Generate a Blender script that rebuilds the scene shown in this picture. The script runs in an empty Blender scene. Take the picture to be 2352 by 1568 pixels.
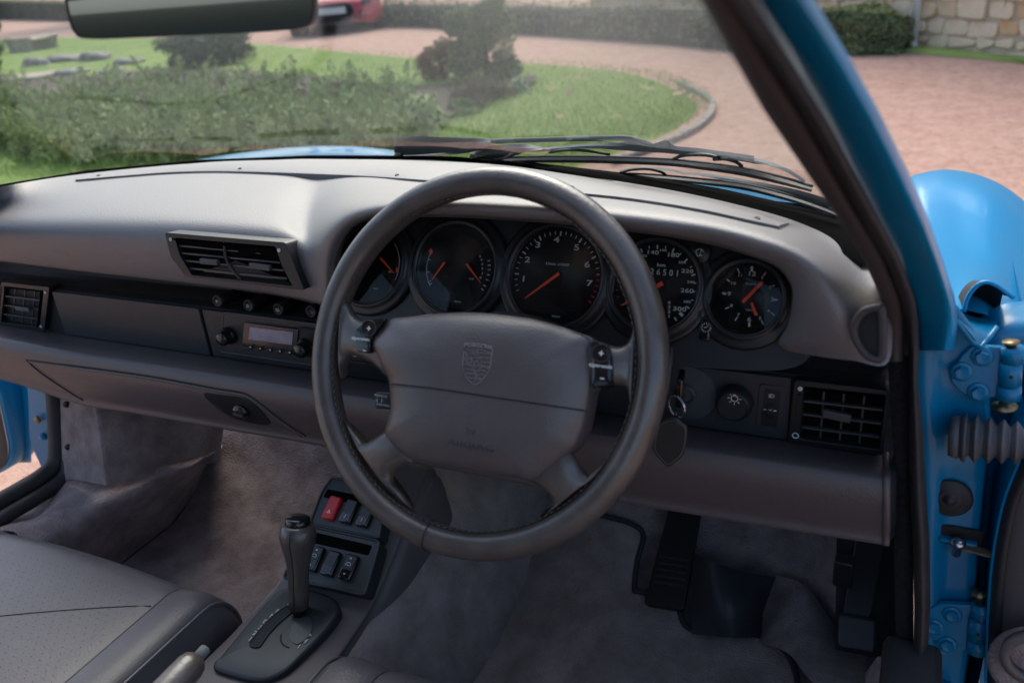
import bpy, bmesh, math, random
import numpy as np
from mathutils import Vector, Matrix
from mathutils.bvhtree import BVHTree
from math import sin, cos, tan, pi, radians, sqrt
random.seed(5); RNG = np.random.default_rng(5)
S = bpy.context.scene
# ------------------------------------------------------------------ camera
F = 1900.0; CX = 1176.0; CY = 784.0
pt, yw, rl = radians(23.9), radians(26.9), radians(5.1)
fw = Vector((-sin(yw)*cos(pt), cos(yw)*cos(pt), -sin(pt)))
r0 = Vector((cos(yw), sin(yw), 0)); u0 = r0.cross(fw)
rt = r0*cos(rl)-u0*sin(rl); up = r0*sin(rl)+u0*cos(rl)
C0 = Vector((0, 0, 1.12))
cd = bpy.data.cameras.new('camera'); cam = bpy.data.objects.new('camera', cd); S.collection.objects.link(cam)
M = Matrix((rt, up, -fw)).transposed().to_4x4(); M.translation = C0
cam.matrix_world = M
cd.sensor_width = 36; cd.lens = F/2352*36; cd.clip_start = .01; cd.clip_end = 600
cd.dof.use_dof = True; cd.dof.focus_distance = 1.06; cd.dof.aperture_fstop = 5.0
S.camera = cam
# ------------------------------------------------------------------ light
w = bpy.data.worlds.new('World'); S.world = w; w.use_nodes = True
nt = w.node_tree; bg = nt.nodes['Background']; sky = nt.nodes.new('ShaderNodeTexSky'); sky.sky_type = 'NISHITA'
SUN_EL, SUN_ROT = radians(48), radians(-20)
sky.sun_disc = False; sky.sun_elevation = SUN_EL; sky.sun_rotation = SUN_ROT; sky.air_density = 1.0; sky.dust_density = 3.5; sky.ozone_density = 1.0
nt.links.new(sky.outputs[0], bg.inputs[0]); bg.inputs[1].default_value = .15
sl = bpy.data.lights.new('sun', 'SUN'); sl.energy = .9; sl.angle = radians(50); sl.color = (1, .97, .92)
so = bpy.data.objects.new('sun', sl); S.collection.objects.link(so)
sd = Vector((sin(SUN_ROT)*cos(SUN_EL), cos(SUN_ROT)*cos(SUN_EL), sin(SUN_EL)))   # towards the sun
so.rotation_euler = sd.to_track_quat('Z', 'Y').to_euler()
S.view_settings.view_transform = 'Standard'; S.view_settings.look = 'None'; S.view_settings.gamma = 1
S.view_settings.use_curve_mapping = False; S.view_settings.exposure = 1.12
S.cycles.max_bounces = 8; S.cycles.transparent_max_bounces = 12
# ------------------------------------------------------------------ point helpers
def ray(u, v): return fw+rt*((u-CX)/F)-up*((v-CY)/F)
def WY(u, v, y): d = ray(u, v); return C0+d*(y/d.y)
def WZ(u, v, z): d = ray(u, v); return C0+d*((z-C0.z)/d.z)
def WX(u, v, x): d = ray(u, v); return C0+d*(x/d.x)
class Pl:
    def __init__(s, p, n): s.p = Vector(p); s.n = Vector(n).normalized()
    def at(s, u, v, h=0):
        d = ray(u, v); return C0+d*((s.p+s.n*h-C0).dot(s.n)/d.dot(s.n))
    def ups(s):
        x = (Vector((1, 0, 0))-s.n*s.n.x).normalized(); return x, s.n.cross(x)
def ip(tab, v):
    if v <= tab[0][0]: a, b = tab[0], tab[1]
    elif v >= tab[-1][0]: a, b = tab[-2], tab[-1]
    else:
        for a, b in zip(tab, tab[1:]):
            if a[0] <= v <= b[0]: break
    t = (v-a[0])/(b[0]-a[0]); return a[1]+(b[1]-a[1])*t
def cr(pts, n, closed=False):
    P = [Vector(p) for p in pts]; m = len(P); out = []
    if m == 2: return [P[0].lerp(P[1], i/(n-1)) for i in range(n)]
    segs = m if closed else m-1
    for i in range(n):
        t = i/(n if closed else n-1)*segs; k = min(int(t), segs-1); f = t-k
        if closed: a, b, c, d = P[(k-1) % m], P[k % m], P[(k+1) % m], P[(k+2) % m]
        else: a, b, c, d = P[k-1] if k > 0 else P[0]*2-P[1], P[k], P[k+1], P[k+2] if k+2 < m else P[-1]*2-P[-2]
        out.append(.5*((2*b)+(c-a)*f+(2*a-5*b+4*c-d)*f*f+(3*b-3*c+d-a)*f**3))
    return out
# ------------------------------------------------------------------ object helpers
WL = {}
def link(o, parent, loc):
    S.collection.objects.link(o); WL[o.name] = loc
    if parent is not None: o.parent = parent; o.location = loc-WL[parent.name]
    else: o.location = loc
def tag(o, label=None, cat=None, group=None, kind=None):
    if label: o['label'] = label
    if cat: o['category'] = cat
    if group: o['group'] = group
    if kind: o['kind'] = kind
    return o
def thing(name, loc, label, cat, group=None):
    o = bpy.data.objects.new(name, None); o.empty_display_size = .02; link(o, None, Vector(loc)); return tag(o, label, cat, group)
def mk(name, V, Fc, mat, parent=None, smooth=True, bevel=0, seg=2, solid=0, sub=0, auto=None, kind=None, label=None):
    V = [Vector(v) for v in V]; c = sum(V, Vector())/len(V)
    me = bpy.data.meshes.new(name); me.from_pydata([tuple(v-c) for v in V], [], Fc); me.update()
    bm = bmesh.new(); bm.from_mesh(me); bmesh.ops.remove_doubles(bm, verts=bm.verts, dist=1e-6)
    if not solid: bmesh.ops.recalc_face_normals(bm, faces=bm.faces)
    bm.to_mesh(me); bm.free()
    if mat: me.materials.append(mat)
    for p in me.polygons: p.use_smooth = smooth
    o = bpy.data.objects.new(name, me); link(o, parent, c)
    if solid: m = o.modifiers.new('s', 'SOLIDIFY'); m.thickness = solid; m.offset = 0
    if bevel: m = o.modifiers.new('b', 'BEVEL'); m.width = bevel; m.segments = seg; m.limit_method = 'ANGLE'; m.angle_limit = radians(35)
    if sub: m = o.modifiers.new('u', 'SUBSURF'); m.levels = sub; m.render_levels = sub
    if auto is not None or bevel:
        me.set_sharp_from_angle(angle=radians(auto or 40))
        for p in me.polygons: p.use_smooth = True
    if kind: o['kind'] = kind
    if label: o['label'] = label
    return o
def grid(rows, closeu=False, closev=False):
    V = [p for r in rows for p in r]; n = len(rows[0]); m = len(rows); Fc = []
    for i in range(m if closev else m-1):
        for j in range(n if closeu else n-1):
            Fc.append((i*n+j, i*n+(j+1) % n, ((i+1) % m)*n+(j+1) % n, ((i+1) % m)*n+j))
    return V, Fc
def loft(rows, nu, nv):
    R = [cr(r, nu) for r in rows]
    cols = [cr([r[j] for r in R], nv) for j in range(nu)]
    return grid([[cols[j][i] for j in range(nu)] for i in range(nv)])
def tubeg(path, r, seg=10, closed=False, flat=1.0, upv=None, caps=True):
    P = [Vector(p) for p in path]; n = len(P); rows = []
    nrm = upv.normalized() if upv else None
    for i in range(n):
        t = (P[(i+1) % n]-P[i-1]) if closed else (P[min(i+1, n-1)]-P[max(i-1, 0)])
        t.normalize()
        if nrm is None: nrm = t.orthogonal().normalized()
        a = (nrm-t*nrm.dot(t)).normalized()
        if not upv: nrm = a
        b = t.cross(a); rr = r[i] if hasattr(r, '__len__') else r
        rows.append([P[i]+a*(cos(k/seg*2*pi)*rr)+b*(sin(k/seg*2*pi)*rr*flat) for k in range(seg)])
    V, Fc = grid(rows, closeu=True, closev=closed)
    if not closed and caps: Fc += [tuple(range(seg)), tuple(range((n-1)*seg, n*seg))]
    return V, Fc
def join(parts):
    V = []; Fc = []
    for v, f in parts:
        o = len(V); V += list(v); Fc += [tuple(i+o for i in q) for q in f]
    return V, Fc
def prismg(outline, n, d):
    O = [Vector(p) for p in outline]; m = len(O); n = Vector(n).normalized()
    V = O+[p-n*d for p in O]
    return V, [tuple(range(m)), tuple(range(2*m-1, m-1, -1))]+[(i, (i+1) % m, m+(i+1) % m, m+i) for i in range(m)]
def framegeo(outer, inner, n, d):
    O = [Vector(p) for p in outer]; I = [Vector(p) for p in inner]; m = len(O); n = Vector(n).normalized()
    V = O+I+[p-n*d for p in I]+[p-n*d for p in O]
    Fc = []
    for i in range(m):
        j = (i+1) % m
        for a in range(4): b = (a+1) % 4; Fc.append((a*m+i, a*m+j, b*m+j, b*m+i))
    return V, Fc
def boxg(c, ax, ay, az):
    c, ax, ay, az = map(Vector, (c, ax, ay, az))
    V = [c+ax*i+ay*j+az*k for i in (-1, 1) for j in (-1, 1) for k in (-1, 1)]
    return V, [(0, 1, 3, 2), (4, 6, 7, 5), (0, 4, 5, 1), (2, 3, 7, 6), (0, 2, 6, 4), (1, 5, 7, 3)]
def lathe(prof, c, ax, seg=32):
    ax = Vector(ax).normalized(); a = ax.orthogonal().normalized(); b = ax.cross(a); c = Vector(c)
    rows = [[c+ax*h+a*(r*cos(k/seg*2*pi))+b*(r*sin(k/seg*2*pi)) for k in range(seg)] for r, h in prof]
    V, Fc = grid(rows, closeu=True); n = len(rows)
    if prof[0][0] > 1e-4: Fc.append(tuple(range(seg)))
    if prof[-1][0] > 1e-4: Fc.append(tuple(range((n-1)*seg, n*seg)))
    return V, Fc
def disc(c, n, r, seg=48, d=.001):
    a = Vector(n).orthogonal().normalized(); b = Vector(n).normalized().cross(a)
    return prismg([Vector(c)+a*r*cos(k/seg*2*pi)+b*r*sin(k/seg*2*pi) for k in range(seg)], n, d)
def rrect(pts, r, k=5):
    P = [Vector(p) for p in pts]; n = len(P); out = []
    for i in range(n):
        a = (P[i-1]-P[i]); b = (P[(i+1) % n]-P[i]); ra = min(r, a.length*.45); rb = min(r, b.length*.45)
        A = P[i]+a.normalized()*ra; B = P[i]+b.normalized()*rb
        for j in range(k): t = j/(k-1); out.append(A*(1-t)**2+P[i]*2*t*(1-t)+B*t*t)
    return out
def text(s, c, xa, ya, h, mat, parent, name='lettering', wx=1.25, depth=.0003, align='CENTER', bold=0.0, lift=.0004, label=None):
    cu = bpy.data.curves.new('t', 'FONT'); cu.body = s; cu.size = 1.0; cu.extrude = .004; cu.align_x = align; cu.align_y = 'CENTER'; cu.offset = bold*.5; cu.space_character = 1.06; cu.resolution_u = 3
    ob = bpy.data.objects.new('t', cu); me = bpy.data.meshes.new_from_object(ob)
    bpy.data.objects.remove(ob); bpy.data.curves.remove(cu)
    xa = Vector(xa).normalized(); ya = Vector(ya).normalized(); n = xa.cross(ya); k = h/.73
    V = [Vector(c)+xa*(v.co.x*k*wx)+ya*(v.co.y*k)+n*(lift+(v.co.z/.004)*depth) for v in me.vertices]
    Fc = [tuple(p.vertices) for p in me.polygons]; bpy.data.meshes.remove(me)
    if not V: return None
    return mk(name, V, Fc, mat, parent, smooth=False, label=label)
# ------------------------------------------------------------------ materials
def mat(name, col, rough=.5, metal=0, spec=.5, bump=None, var=None, coat=0, trans=0, sheen=0, vs=8.0, cr=.03):
    m = bpy.data.materials.new(name); m.use_nodes = True; N = m.node_tree; L = N.links; b = N.nodes['Principled BSDF']
    b.inputs['Base Color'].default_value = (*col, 1); b.inputs['Roughness'].default_value = rough; b.inputs['Metallic'].default_value = metal
    b.inputs['Specular IOR Level'].default_value = spec; b.inputs['Coat Weight'].default_value = coat; b.inputs['Coat Roughness'].default_value = cr
    b.inputs['Sheen Weight'].default_value = sheen
    tc = N.nodes.new('ShaderNodeTexCoord')
    if var:
        nz = N.nodes.new('ShaderNodeTexNoise'); nz.inputs['Scale'].default_value = vs; nz.inputs['Detail'].default_value = 5; nz.inputs['Roughness'].default_value = .62
        rp = N.nodes.new('ShaderNodeValToRGB'); rp.color_ramp.elements[0].position = .36; rp.color_ramp.elements[1].position = .66
        rp.color_ramp.elements[0].color = (*col, 1); rp.color_ramp.elements[1].color = (*var, 1)
        L.new(tc.outputs['Object'], nz.inputs[0]); L.new(nz.outputs[0], rp.inputs[0]); L.new(rp.outputs[0], b.inputs['Base Color'])
    if bump:
        kind, sc, st, di = bump
        if kind == 'v': t = N.nodes.new('ShaderNodeTexVoronoi'); t.feature = 'SMOOTH_F1'; t.inputs['Scale'].default_value = sc; o = t.outputs['Distance']
        else: t = N.nodes.new('ShaderNodeTexNoise'); t.inputs['Scale'].default_value = sc; t.inputs['Detail'].default_value = 4; o = t.outputs[0]
        L.new(tc.outputs['Object'], t.inputs[0]); bp = N.nodes.new('ShaderNodeBump'); bp.inputs['Strength'].default_value = st; bp.inputs['Distance'].default_value = di
        L.new(o, bp.inputs['Height']); L.new(bp.outputs[0], b.inputs['Normal'])
    return m
LEA = (.105, .094, .100)
m_pad = mat('dash leather', (.118, .105, .106), .54, spec=1.0, bump=('v', 420, .3, .0011), var=(.128, .114, .114), vs=9, coat=.3, cr=.6)
m_lea = mat('grey brown leather', (.098, .084, .09), .46, bump=('v', 520, .3, .001), var=(.115, .10, .107), vs=14)
m_rim = mat('worn rim leather', (.062, .051, .046), .30, spec=.8, bump=('n', 260, .35, .001), var=(.095, .079, .070), vs=30)
m_hub = mat('hub leather', (.076, .065, .066), .40, spec=.7, bump=('v', 620, .3, .0008), var=(.088, .076, .076), vs=20)
m_seat = mat('seat leather', (.105, .094, .10), .44, bump=('v', 380, .25, .0012), var=(.085, .076, .082), vs=14)
m_lp = mat('lower dash leather', (.092, .073, .073), .42, bump=('v', 480, .3, .001))
m_rec = mat('recess brown', (.035, .028, .026), .6, bump=('n', 400, .3, .001))
m_fas = mat('black grained vinyl', (.028, .029, .033), .5, bump=('v', 600, .35, .0008))
m_blk = mat('black plastic', (.012, .013, .014), .42)
m_gls = mat('gloss black plastic', (.008, .009, .01), .16, coat=.3)
m_mat = mat('matt black', (.008, .008, .009), .75)
m_frit = mat('screen surround and shade black', (.004, .004, .004), .95, spec=.02)  # black screen surround; also stands for shade in vents and switch plates
m_slt = mat('vent slat plastic', (.05, .053, .056), .45)
m_dial = mat('dial face', (.006, .007, .009), .6)
m_rub = mat('black rubber', (.018, .017, .018), .55, bump=('n', 60, .3, .002), var=(.03, .028, .03), vs=40)
m_rubg = mat('dusty grey rubber', (.06, .06, .066), .6, bump=('n', 90, .4, .002), var=(.10, .10, .11), vs=30)
m_trim = mat('pillar trim', (.045, .036, .036), .6, bump=('n', 500, .3, .001))
m_wip = mat('wiper arm paint', (.13, .14, .15), .65, spec=.25, bump=('n', 120, .2, .001), var=(.12, .13, .135), vs=20)
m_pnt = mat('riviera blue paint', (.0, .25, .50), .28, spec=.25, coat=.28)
m_jmb = mat('shaded jamb blue', (.0, .185, .36), .32, spec=.35, bump=('n', 14, .15, .004), coat=.2, var=(.0, .155, .31), vs=7)  # body blue again, darkened to stand for shade in the door openings
m_car = mat('mauve carpet', (.20, .152, .148), .95, spec=.1, sheen=.15, bump=('n', 300, 1, .004), var=(.36, .29, .28), vs=22)
m_mt2 = mat('floor mat pile', (.25, .20, .185), .95, spec=.1, sheen=.15, bump=('n', 300, 1, .004), var=(.40, .33, .305), vs=18)
m_pip = mat('carpet piping', (.03, .03, .036), .7)
m_cns = mat('console vinyl', (.11, .092, .09), .5, bump=('n', 500, .3, .0008))
m_gat = mat('console dark plastic', (.022, .026, .028), .42, bump=('n', 600, .2, .0005))
m_whi = mat('white print', (.75, .76, .76), .6)
m_gry = mat('grey print', (.55, .56, .57), .6)
m_red = mat('needle orange', (.85, .07, .02), .5)
m_hz = mat('hazard red', (.55, .012, .02), .35)
m_chr = mat('bright metal', (.6, .6, .6), .25, metal=1)
m_brs = mat('zinc brass bolt', (.35, .29, .17), .4, metal=1, var=(.2, .15, .08), vs=90)
m_lcd = mat('lcd glass', (.33, .33, .40), .3, var=(.2, .2, .27), vs=30)
m_sti = mat('rim stitching', (.13, .105, .08), .7)
m_hed = mat('hood liner', (.46, .44, .44), .9)
m_cre = mat('dark seams and relief shade', (.028, .025, .027), .5)  # dark seams, and the shade of the crest relief put into colour
def glassmat(name, tint, gl=1.0, f0=.05):
    m = bpy.data.materials.new(name); m.use_nodes = True; N = m.node_tree; N.nodes.clear(); L = N.links
    o = N.nodes.new('ShaderNodeOutputMaterial'); mx = N.nodes.new('ShaderNodeMixShader'); t = N.nodes.new('ShaderNodeBsdfTransparent'); g = N.nodes.new('ShaderNodeBsdfGlossy')
    f = N.nodes.new('ShaderNodeLayerWeight'); f.inputs[0].default_value = .5; p = N.nodes.new('ShaderNodeMath'); p.operation = 'POWER'; p.inputs[1].default_value = 5
    q = N.nodes.new('ShaderNodeMath'); q.operation = 'MULTIPLY_ADD'; q.inputs[1].default_value = 1-f0; q.inputs[2].default_value = f0
    t.inputs[0].default_value = (*tint, 1); g.inputs['Roughness'].default_value = .0; g.inputs[0].default_value = (gl, gl, gl, 1)
    L.new(f.outputs['Facing'], p.inputs[0]); L.new(p.outputs[0], q.inputs[0]); L.new(q.outputs[0], mx.inputs[0]); L.new(t.outputs[0], mx.inputs[1]); L.new(g.outputs[0], mx.inputs[2]); L.new(mx.outputs[0], o.inputs[0]); return m
m_gla = glassmat('windscreen glass', (.88, .93, .90), .95, .022)
m_lens = glassmat('instrument lens', (.90, .92, .92), .5, .03)
m_mir = mat('mirror glass', (.42, .44, .46), .03, metal=1)
HAND = {}
def W(p): return WY(*p)
def bvh_of(V, Fc): return BVHTree.FromPolygons([tuple(v) for v in V], [tuple(f) for f in Fc])
def cast(b, u, v, lift=0):
    d = ray(u, v).normalized(); h = b.ray_cast(C0, d)
    return (h[0]-d*lift) if h[0] is not None else None
def castpath(b, pts, n, lift=0, closed=False):
    q = cr([(p[0], p[1], 0) for p in pts], n, closed); out = [cast(b, p.x, p.y, lift) for p in q]
    return [p for p in out if p is not None]
# =================================================================== DASHBOARD
dash = thing('dashboard', (-.64, .85, .55), 'grey leather dashboard with hooded instrument binnacle beneath the windscreen', 'dashboard')
BASE = [(-60, 440), (0, 430), (190, 398), (440, 375), (700, 365), (1000, 368), (1200, 385), (1400, 410), (1600, 445), (1800, 495), (1950, 548), (2060, 597)]
BZ = [(-60, .885), (0, .88), (190, .857), (440, .846), (2060, .845)]
def basept(u, dv=0): return WZ(u, ip(BASE, u)+dv, ip(BZ, u))
cols = [((-60,590,.78),(-60,550,.765),(-60,508,.775),(-60,480,.82),-60), ((150,617,.78),(150,560,.765),(150,512,.775),(150,480,.82),150),
 ((400,645,.78),(400,580,.765),(400,520,.775),(400,485,.82),400), ((600,669,.775),(600,600,.76),(600,530,.77),(600,495,.82),600),
 ((690,684,.76),(680,610,.755),(665,535,.77),(650,495,.84),690), ((745,692,.745),(728,620,.745),(705,555,.765),(700,505,.85),730),
 ((756,635,.74),(742,590,.735),(728,540,.755),(726,490,.86),770), ((768,575,.735),(758,545,.73),(752,510,.75),(762,468,.87),815),
 ((803,522,.73),(797,500,.725),(802,475,.75),(815,450,.88),870), ((870,497,.725),(870,478,.72),(875,457,.75),(885,438,.89),930),
 ((982,493,.72),(983,470,.715),(985,447,.745),(990,430,.89),1010), ((1099,496,.72),(1100,472,.715),(1102,448,.745),(1105,428,.89),1110),
 ((1304,510,.715),(1308,485,.71),(1312,460,.74),(1318,440,.88),1310), ((1410,522,.715),(1416,497,.71),(1422,470,.74),(1430,450,.87),1420),
 ((1536,538,.71),(1545,512,.705),(1553,485,.735),(1562,464,.86),1550), ((1639,558,.71),(1652,530,.70),(1663,503,.73),(1675,483,.85),1670),
 ((1741,589,.70),(1760,560,.69),(1775,532,.72),(1789,515,.84),1790), ((1793,616,.70),(1822,585,.685),(1840,560,.715),(1855,542,.82),1860),
 ((1820,657,.70),(1866,622,.68),(1895,596,.705),(1915,580,.80),1920), ((1823,698,.70),(1890,668,.675),(1940,645,.70),(1960,618,.78),1970),
 ((1813,750,.705),(1890,730,.68),(1950,705,.68),(2000,670,.74),2010), ((1793,787,.71),(1880,790,.69),(1960,770,.68),(2035,720,.71),2040),
 ((1803,804,.715),(1880,818,.70),(1960,828,.69),(2040,832,.69),2062)]
rows = [[] for _ in range(8)]
for c in cols:
    a, b, c3, d = [W(q) for q in c[:4]]; e = basept(c[4]); l = W((c[0][0], c[0][1]+6, c[0][2]+.07))
    rows[0].append(l); rows[1].append(a+Vector((0, .012, -.001))); rows[2].append(a); rows[3].append(b); rows[4].append(c3); rows[5].append(d)
    rows[6].append(d.lerp(e, .5)+Vector((0, 0, .0))); rows[7].append(e)
PV, PF = loft(rows, 150, 40)
_g = np.array([tuple(v) for v in PV]).reshape(40, 150, 3)
for _ in range(9):
    n_ = _g.copy(); n_[1:-1, 1:-1] = .25*(_g[:-2, 1:-1]+_g[2:, 1:-1]+_g[1:-1, :-2]+_g[1:-1, 2:])
    w_ = np.clip((np.arange(40)-10.5)/3, 0, 1)[:, None, None]*.8; w_ = w_*np.clip((39-np.arange(40))/2, 0, 1)[:, None, None]; _g = _g*(1-w_)+n_*w_
PV = [Vector(v) for v in _g.reshape(-1, 3)]
padb = bvh_of(PV, PF)
mk('dash_pad', PV, PF, m_pad, dash)
# defroster strip on the pad against the windscreen
sl_lo = [(174,417),(290,407),(410,399),(547,398),(803,407),(969,418),(1140,432),(1308,447),(1450,462),(1600,486),(1720,512),(1789,527)]
sl_hi = [(182,405),(290,392),(410,380),(547,371),(803,368),(969,371),(1140,380),(1308,403),(1450,427),(1600,456),(1720,486),(1815,520)]
lo = cr([cast(padb, u, v) for u, v in sl_lo], 70); hi = cr([WZ(u, v+1, .852) for u, v in sl_hi], 70)
rr = [[p+Vector((0, 0, -.012)) for p in lo], [p+Vector((0, 0, .0030)) for p in lo], [p.lerp(q, .06)+Vector((0, .0, .0042)) for p, q in zip(lo, hi)],
      [p.lerp(q, .5)+Vector((0, 0, .0045)) for p, q in zip(lo, hi)], [p.lerp(q, .8)+Vector((0, 0, .0045)) for p, q in zip(lo, hi)], [q+Vector((0, 0, .002)) for q in hi], [q+Vector((0, 0, -.02)) for q in hi]]
V, Fc = grid(rr); n = 70; Fc += [tuple(i*n for i in range(7)), tuple(i*n+n-1 for i in range(7))]
strip = mk('defroster_strip', V, Fc, m_pad, dash, auto=50)
sb = bvh_of(V, Fc)
for u, v in [(226,404),(551,388),(912,403),(1312,431),(1738,503)]:
    p = cast(sb, u, v)
    if p: mk('screw', *lathe([(.0032, -.002), (.0032, .0012), (.002, .0016), (.0018, .0002), (0, .0002)], p, (0, -.1, 1), 12), m_blk, strip)
# vent lip of the defroster, sloping to the glass, with dark outlet slots
cen = Vector((-.64, .2, .85))
def outw(p, d): q = p-cen; q.z = 0; return q.normalized()*d
mk('vent_lip', *grid([[q+Vector((0, 0, .002)) for q in hi], [q+outw(q, .034)+Vector((0, 0, -.013)) for q in hi]]), m_pad, strip)
for i in range(11):
    a, b = 2+i*6.1, 2+i*6.1+3.9; A_ = [hi[k] for k in range(int(a), min(70, int(b)+1))]; zz = Vector((0, 0, .0016))
    O = [q+outw(q, .007)+Vector((0, 0, .002-.007*.44))+zz for q in A_]+[q+outw(q, .025)+Vector((0, 0, .002-.025*.44))+zz for q in A_[::-1]]
    mk('air_slot', *prismg(rrect(O, .004, 3) if len(O) < 5 else O, (0, .4, 1), .001), m_mat, strip, smooth=False)
# black ledge/rubber under the windscreen edge
us = np.linspace(-60, 2060, 60); bl = [basept(u) for u in us]
inn = [ip([(-60,-.036), (1200,-.036), (1300,.018), (1700,.034), (2060,.04)], u) for u in us]
mk('windscreen_ledge', *grid([[p+outw(p, -q)+Vector((0,0,-.03)) for p, q in zip(bl, inn)], [p+outw(p, -q)+Vector((0,0,.004 if q > 0 else -.004)) for p, q in zip(bl, inn)], [p+outw(p, .012 if q > 0 else .046)+Vector((0,0,.003 if q > 0 else -.003)) for p, q in zip(bl, inn)], [p+outw(p, .05)+Vector((0,0,-.004)) for p in bl], [p+outw(p, .055)+Vector((0,0,-.05)) for p in bl]]), m_frit, dash)
# side demister opening on the right end
dem = [(2020,706),(1990,712),(1974,726),(1962,750),(1965,777),(1981,804),(1998,820),(2025,822),(2028,767),(2025,712)]
pd = Pl(WY(1995, 765, .672), (-.15, -1, .15))
O = cr([pd.at(u, v) for u, v in dem], 40, True); ce = sum(O, Vector())/40
mk('demister_frame', *tubeg(O, .0034, 8, True), m_trim, dash)
mk('demister_dark_plate', *prismg([p+Vector((0, .001, 0)) for p in O], pd.n, .02), m_mat, dash, smooth=False)  # flat black plate, the dark of the hole put into colour
# centre vent in the pad face
def bil(c, s, t): return (c[0].lerp(c[1], s)).lerp(c[3].lerp(c[2], s), t)
def slats(c, n, d, nh, nv, parent, rad=.0010, deep=.0024, hs=(0, 1), m=None):
    m = m or m_slt
    for i in range(nh):
        t = (i+1)/(nh+1); a, b = bil(c, .01, t), bil(c, .99, t); zz = Vector(n)
        ax = (b-a)/2; mk('slat', *boxg((a+b)/2, ax, zz*deep, ax.cross(zz).normalized()*rad), m, parent, smooth=False)
    for j in range(nv):
        s = (j+1)/(nv+1); a, b = bil(c, s, .01), bil(c, s, .99); zz = Vector(n)
        ax = (b-a)/2; mk('vane', *boxg((a+b)/2-zz*.0045, ax, zz*deep*.7, ax.cross(zz).normalized()*rad*.9), m_slt, parent, smooth=False)
def vent(name, pl, outer, inner, nh, nv, tabs, dots, parent, orad=.004, label=None, proud=.003):
    n = pl.n
    O = rrect([pl.at(u, v, proud) for u, v in outer], orad, 4); I = rrect([pl.at(u, v, proud) for u, v in inner], orad*.5, 4)
    root = mk(name, *framegeo(O, I, n, .022), m_blk, parent, bevel=.0012, label=label)
    c = [pl.at(u, v, proud-.005) for u, v in inner]
    mk('duct', *boxsh([p-n*.006 for p in c], n), m_frit, root, smooth=False)  # shallow near-black box, shade deep in the duct put into colour
    slats(c, n, 0, nh, nv, root)
    for (a, b, h) in tabs:
        p, q = pl.at(*a, proud+.003), pl.at(*b, proud+.003); ax = (q-p)/2
        mk('vent_tab', *boxg((p+q)/2, ax, n*.003, ax.cross(n).normalized()*h), m_slt, root, bevel=.001)
    for u, v in dots: mk('marker_dot', *disc(pl.at(u, v, proud+.0012), n, .0024, 14, .001), m_gry, root, smooth=False)
    return root
def boxsh(c, n):
    n = Vector(n); V = list(c)+[p+n*.012 for p in c]
    return V, [(0, 1, 2, 3), (0, 1, 5, 4), (1, 2, 6, 5), (2, 3, 7, 6), (3, 0, 4, 7)]
pvn = Pl(WY(540, 600, .752), (0, -1, .12))
root = vent('centre_vent', pvn, [(378,534),(656,557),(676,610),(699,667),(427,636),(392,590)], [(401,546),(632,566),(648,612),(672,657),(440,632),(412,585)], 0, 0, [((462,599),(502,603),.0036),((575,609),(622,616),.0036)], [(391,550),(640,575)], dash, label='wide black twin vent with slanted sides', proud=.010)
c6 = [pvn.at(u, v, .004) for u, v in [(401,546),(632,566),(672,657),(440,632)]]
slats(c6, pvn.n, 0, 4, 0, root)
p, q = pvn.at(516, 556, .007), pvn.at(556, 645, .007); mk('divider', *tubeg(cr([p, pvn.at(522, 600, .008), q], 10), .0022, 6), m_blk, root)
# ---- recess above the fascia and its knob row
FY = .80
pf = Pl((0, FY, .68), (0, -1, 0))
mk('dash_recess', *grid([[Vector((x, .80, .717)) for x in np.linspace(-1.47, .01, 8)], [Vector((x, .865, .722)) for x in np.linspace(-1.47, .01, 8)], [Vector((x, .87, .80)) for x in np.linspace(-1.47, .01, 8)]]), m_rec, dash, smooth=False)
for i, (u, v, s) in enumerate([(508,688,'P'),(579,698,'D'),(647,707,'ID'),(722,712,'=')]):
    c = WY(u, v, .81)
    kb = mk('push_button', *lathe([(.0078, -.05), (.0088, -.002), (.0092, .004), (.0082, .008), (.0066, .0085), (.006, .0065), (0, .0065)], c, (0, -1, .1), 24), m_blk, dash)
    if i < 3: text(s, c+Vector((0, -.0085, 0)), (1, 0, 0), (0, .1, 1), .0046, m_gry, kb, 'symbol', 1.0)
mk('dash_end_cap', *prismg([Vector((-1.47, .80, .717)), Vector((-1.47, .80, .79)), Vector((-1.47, .95, .79)), Vector((-1.47, .95, .64)), Vector((-1.47, .80, .64))], (1, 0, 0), .01), m_rec, dash, smooth=False)
# ---- fascia band
def fasc(name, px, matl, d=.012, lift=0, bevel=.0015, parent=dash, r=.002, label=None):
    return mk(name, *prismg(rrect([pf.at(u, v, lift) for u, v in px], r, 4), pf.n, d), matl, parent, bevel=bevel, label=label)
def fx(x0, x1, z0, z1, y=FY): return [Vector((x0, y, z1)), Vector((x1, y, z1)), Vector((x1, y, z0)), Vector((x0, y, z0))]
mk('fascia_backing', *prismg(fx(-1.37, .0, .636, .719, .806), (0, -1, 0), .02), m_mat, dash, smooth=False)
mk('passenger_fascia', *prismg(rrect(fx(-1.2185, -.905, .6425, .7175), .002, 3), (0, -1, 0), .01), m_fas, dash, bevel=.0012)
mk('radio_surround', *prismg(rrect(fx(-.899, -.60, .6425, .7165), .002, 3), (0, -1, 0), .01), m_fas, dash, bevel=.0012)
mk('switch_panel', *prismg(rrect(fx(-.60, -.088, .6425, .7165), .002, 3), (0, -1, 0), .01), m_fas, dash, bevel=.0012)
vent('side_vent', pf, [(3,648),(113,660),(101,761),(-8,748)], [(10,657),(100,667),(91,752),(2,740)], 3, 3, [((38,707),(70,711),.0035)], [(103,672),(93,750)], dash, label='square side vent at the passenger end')
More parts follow.
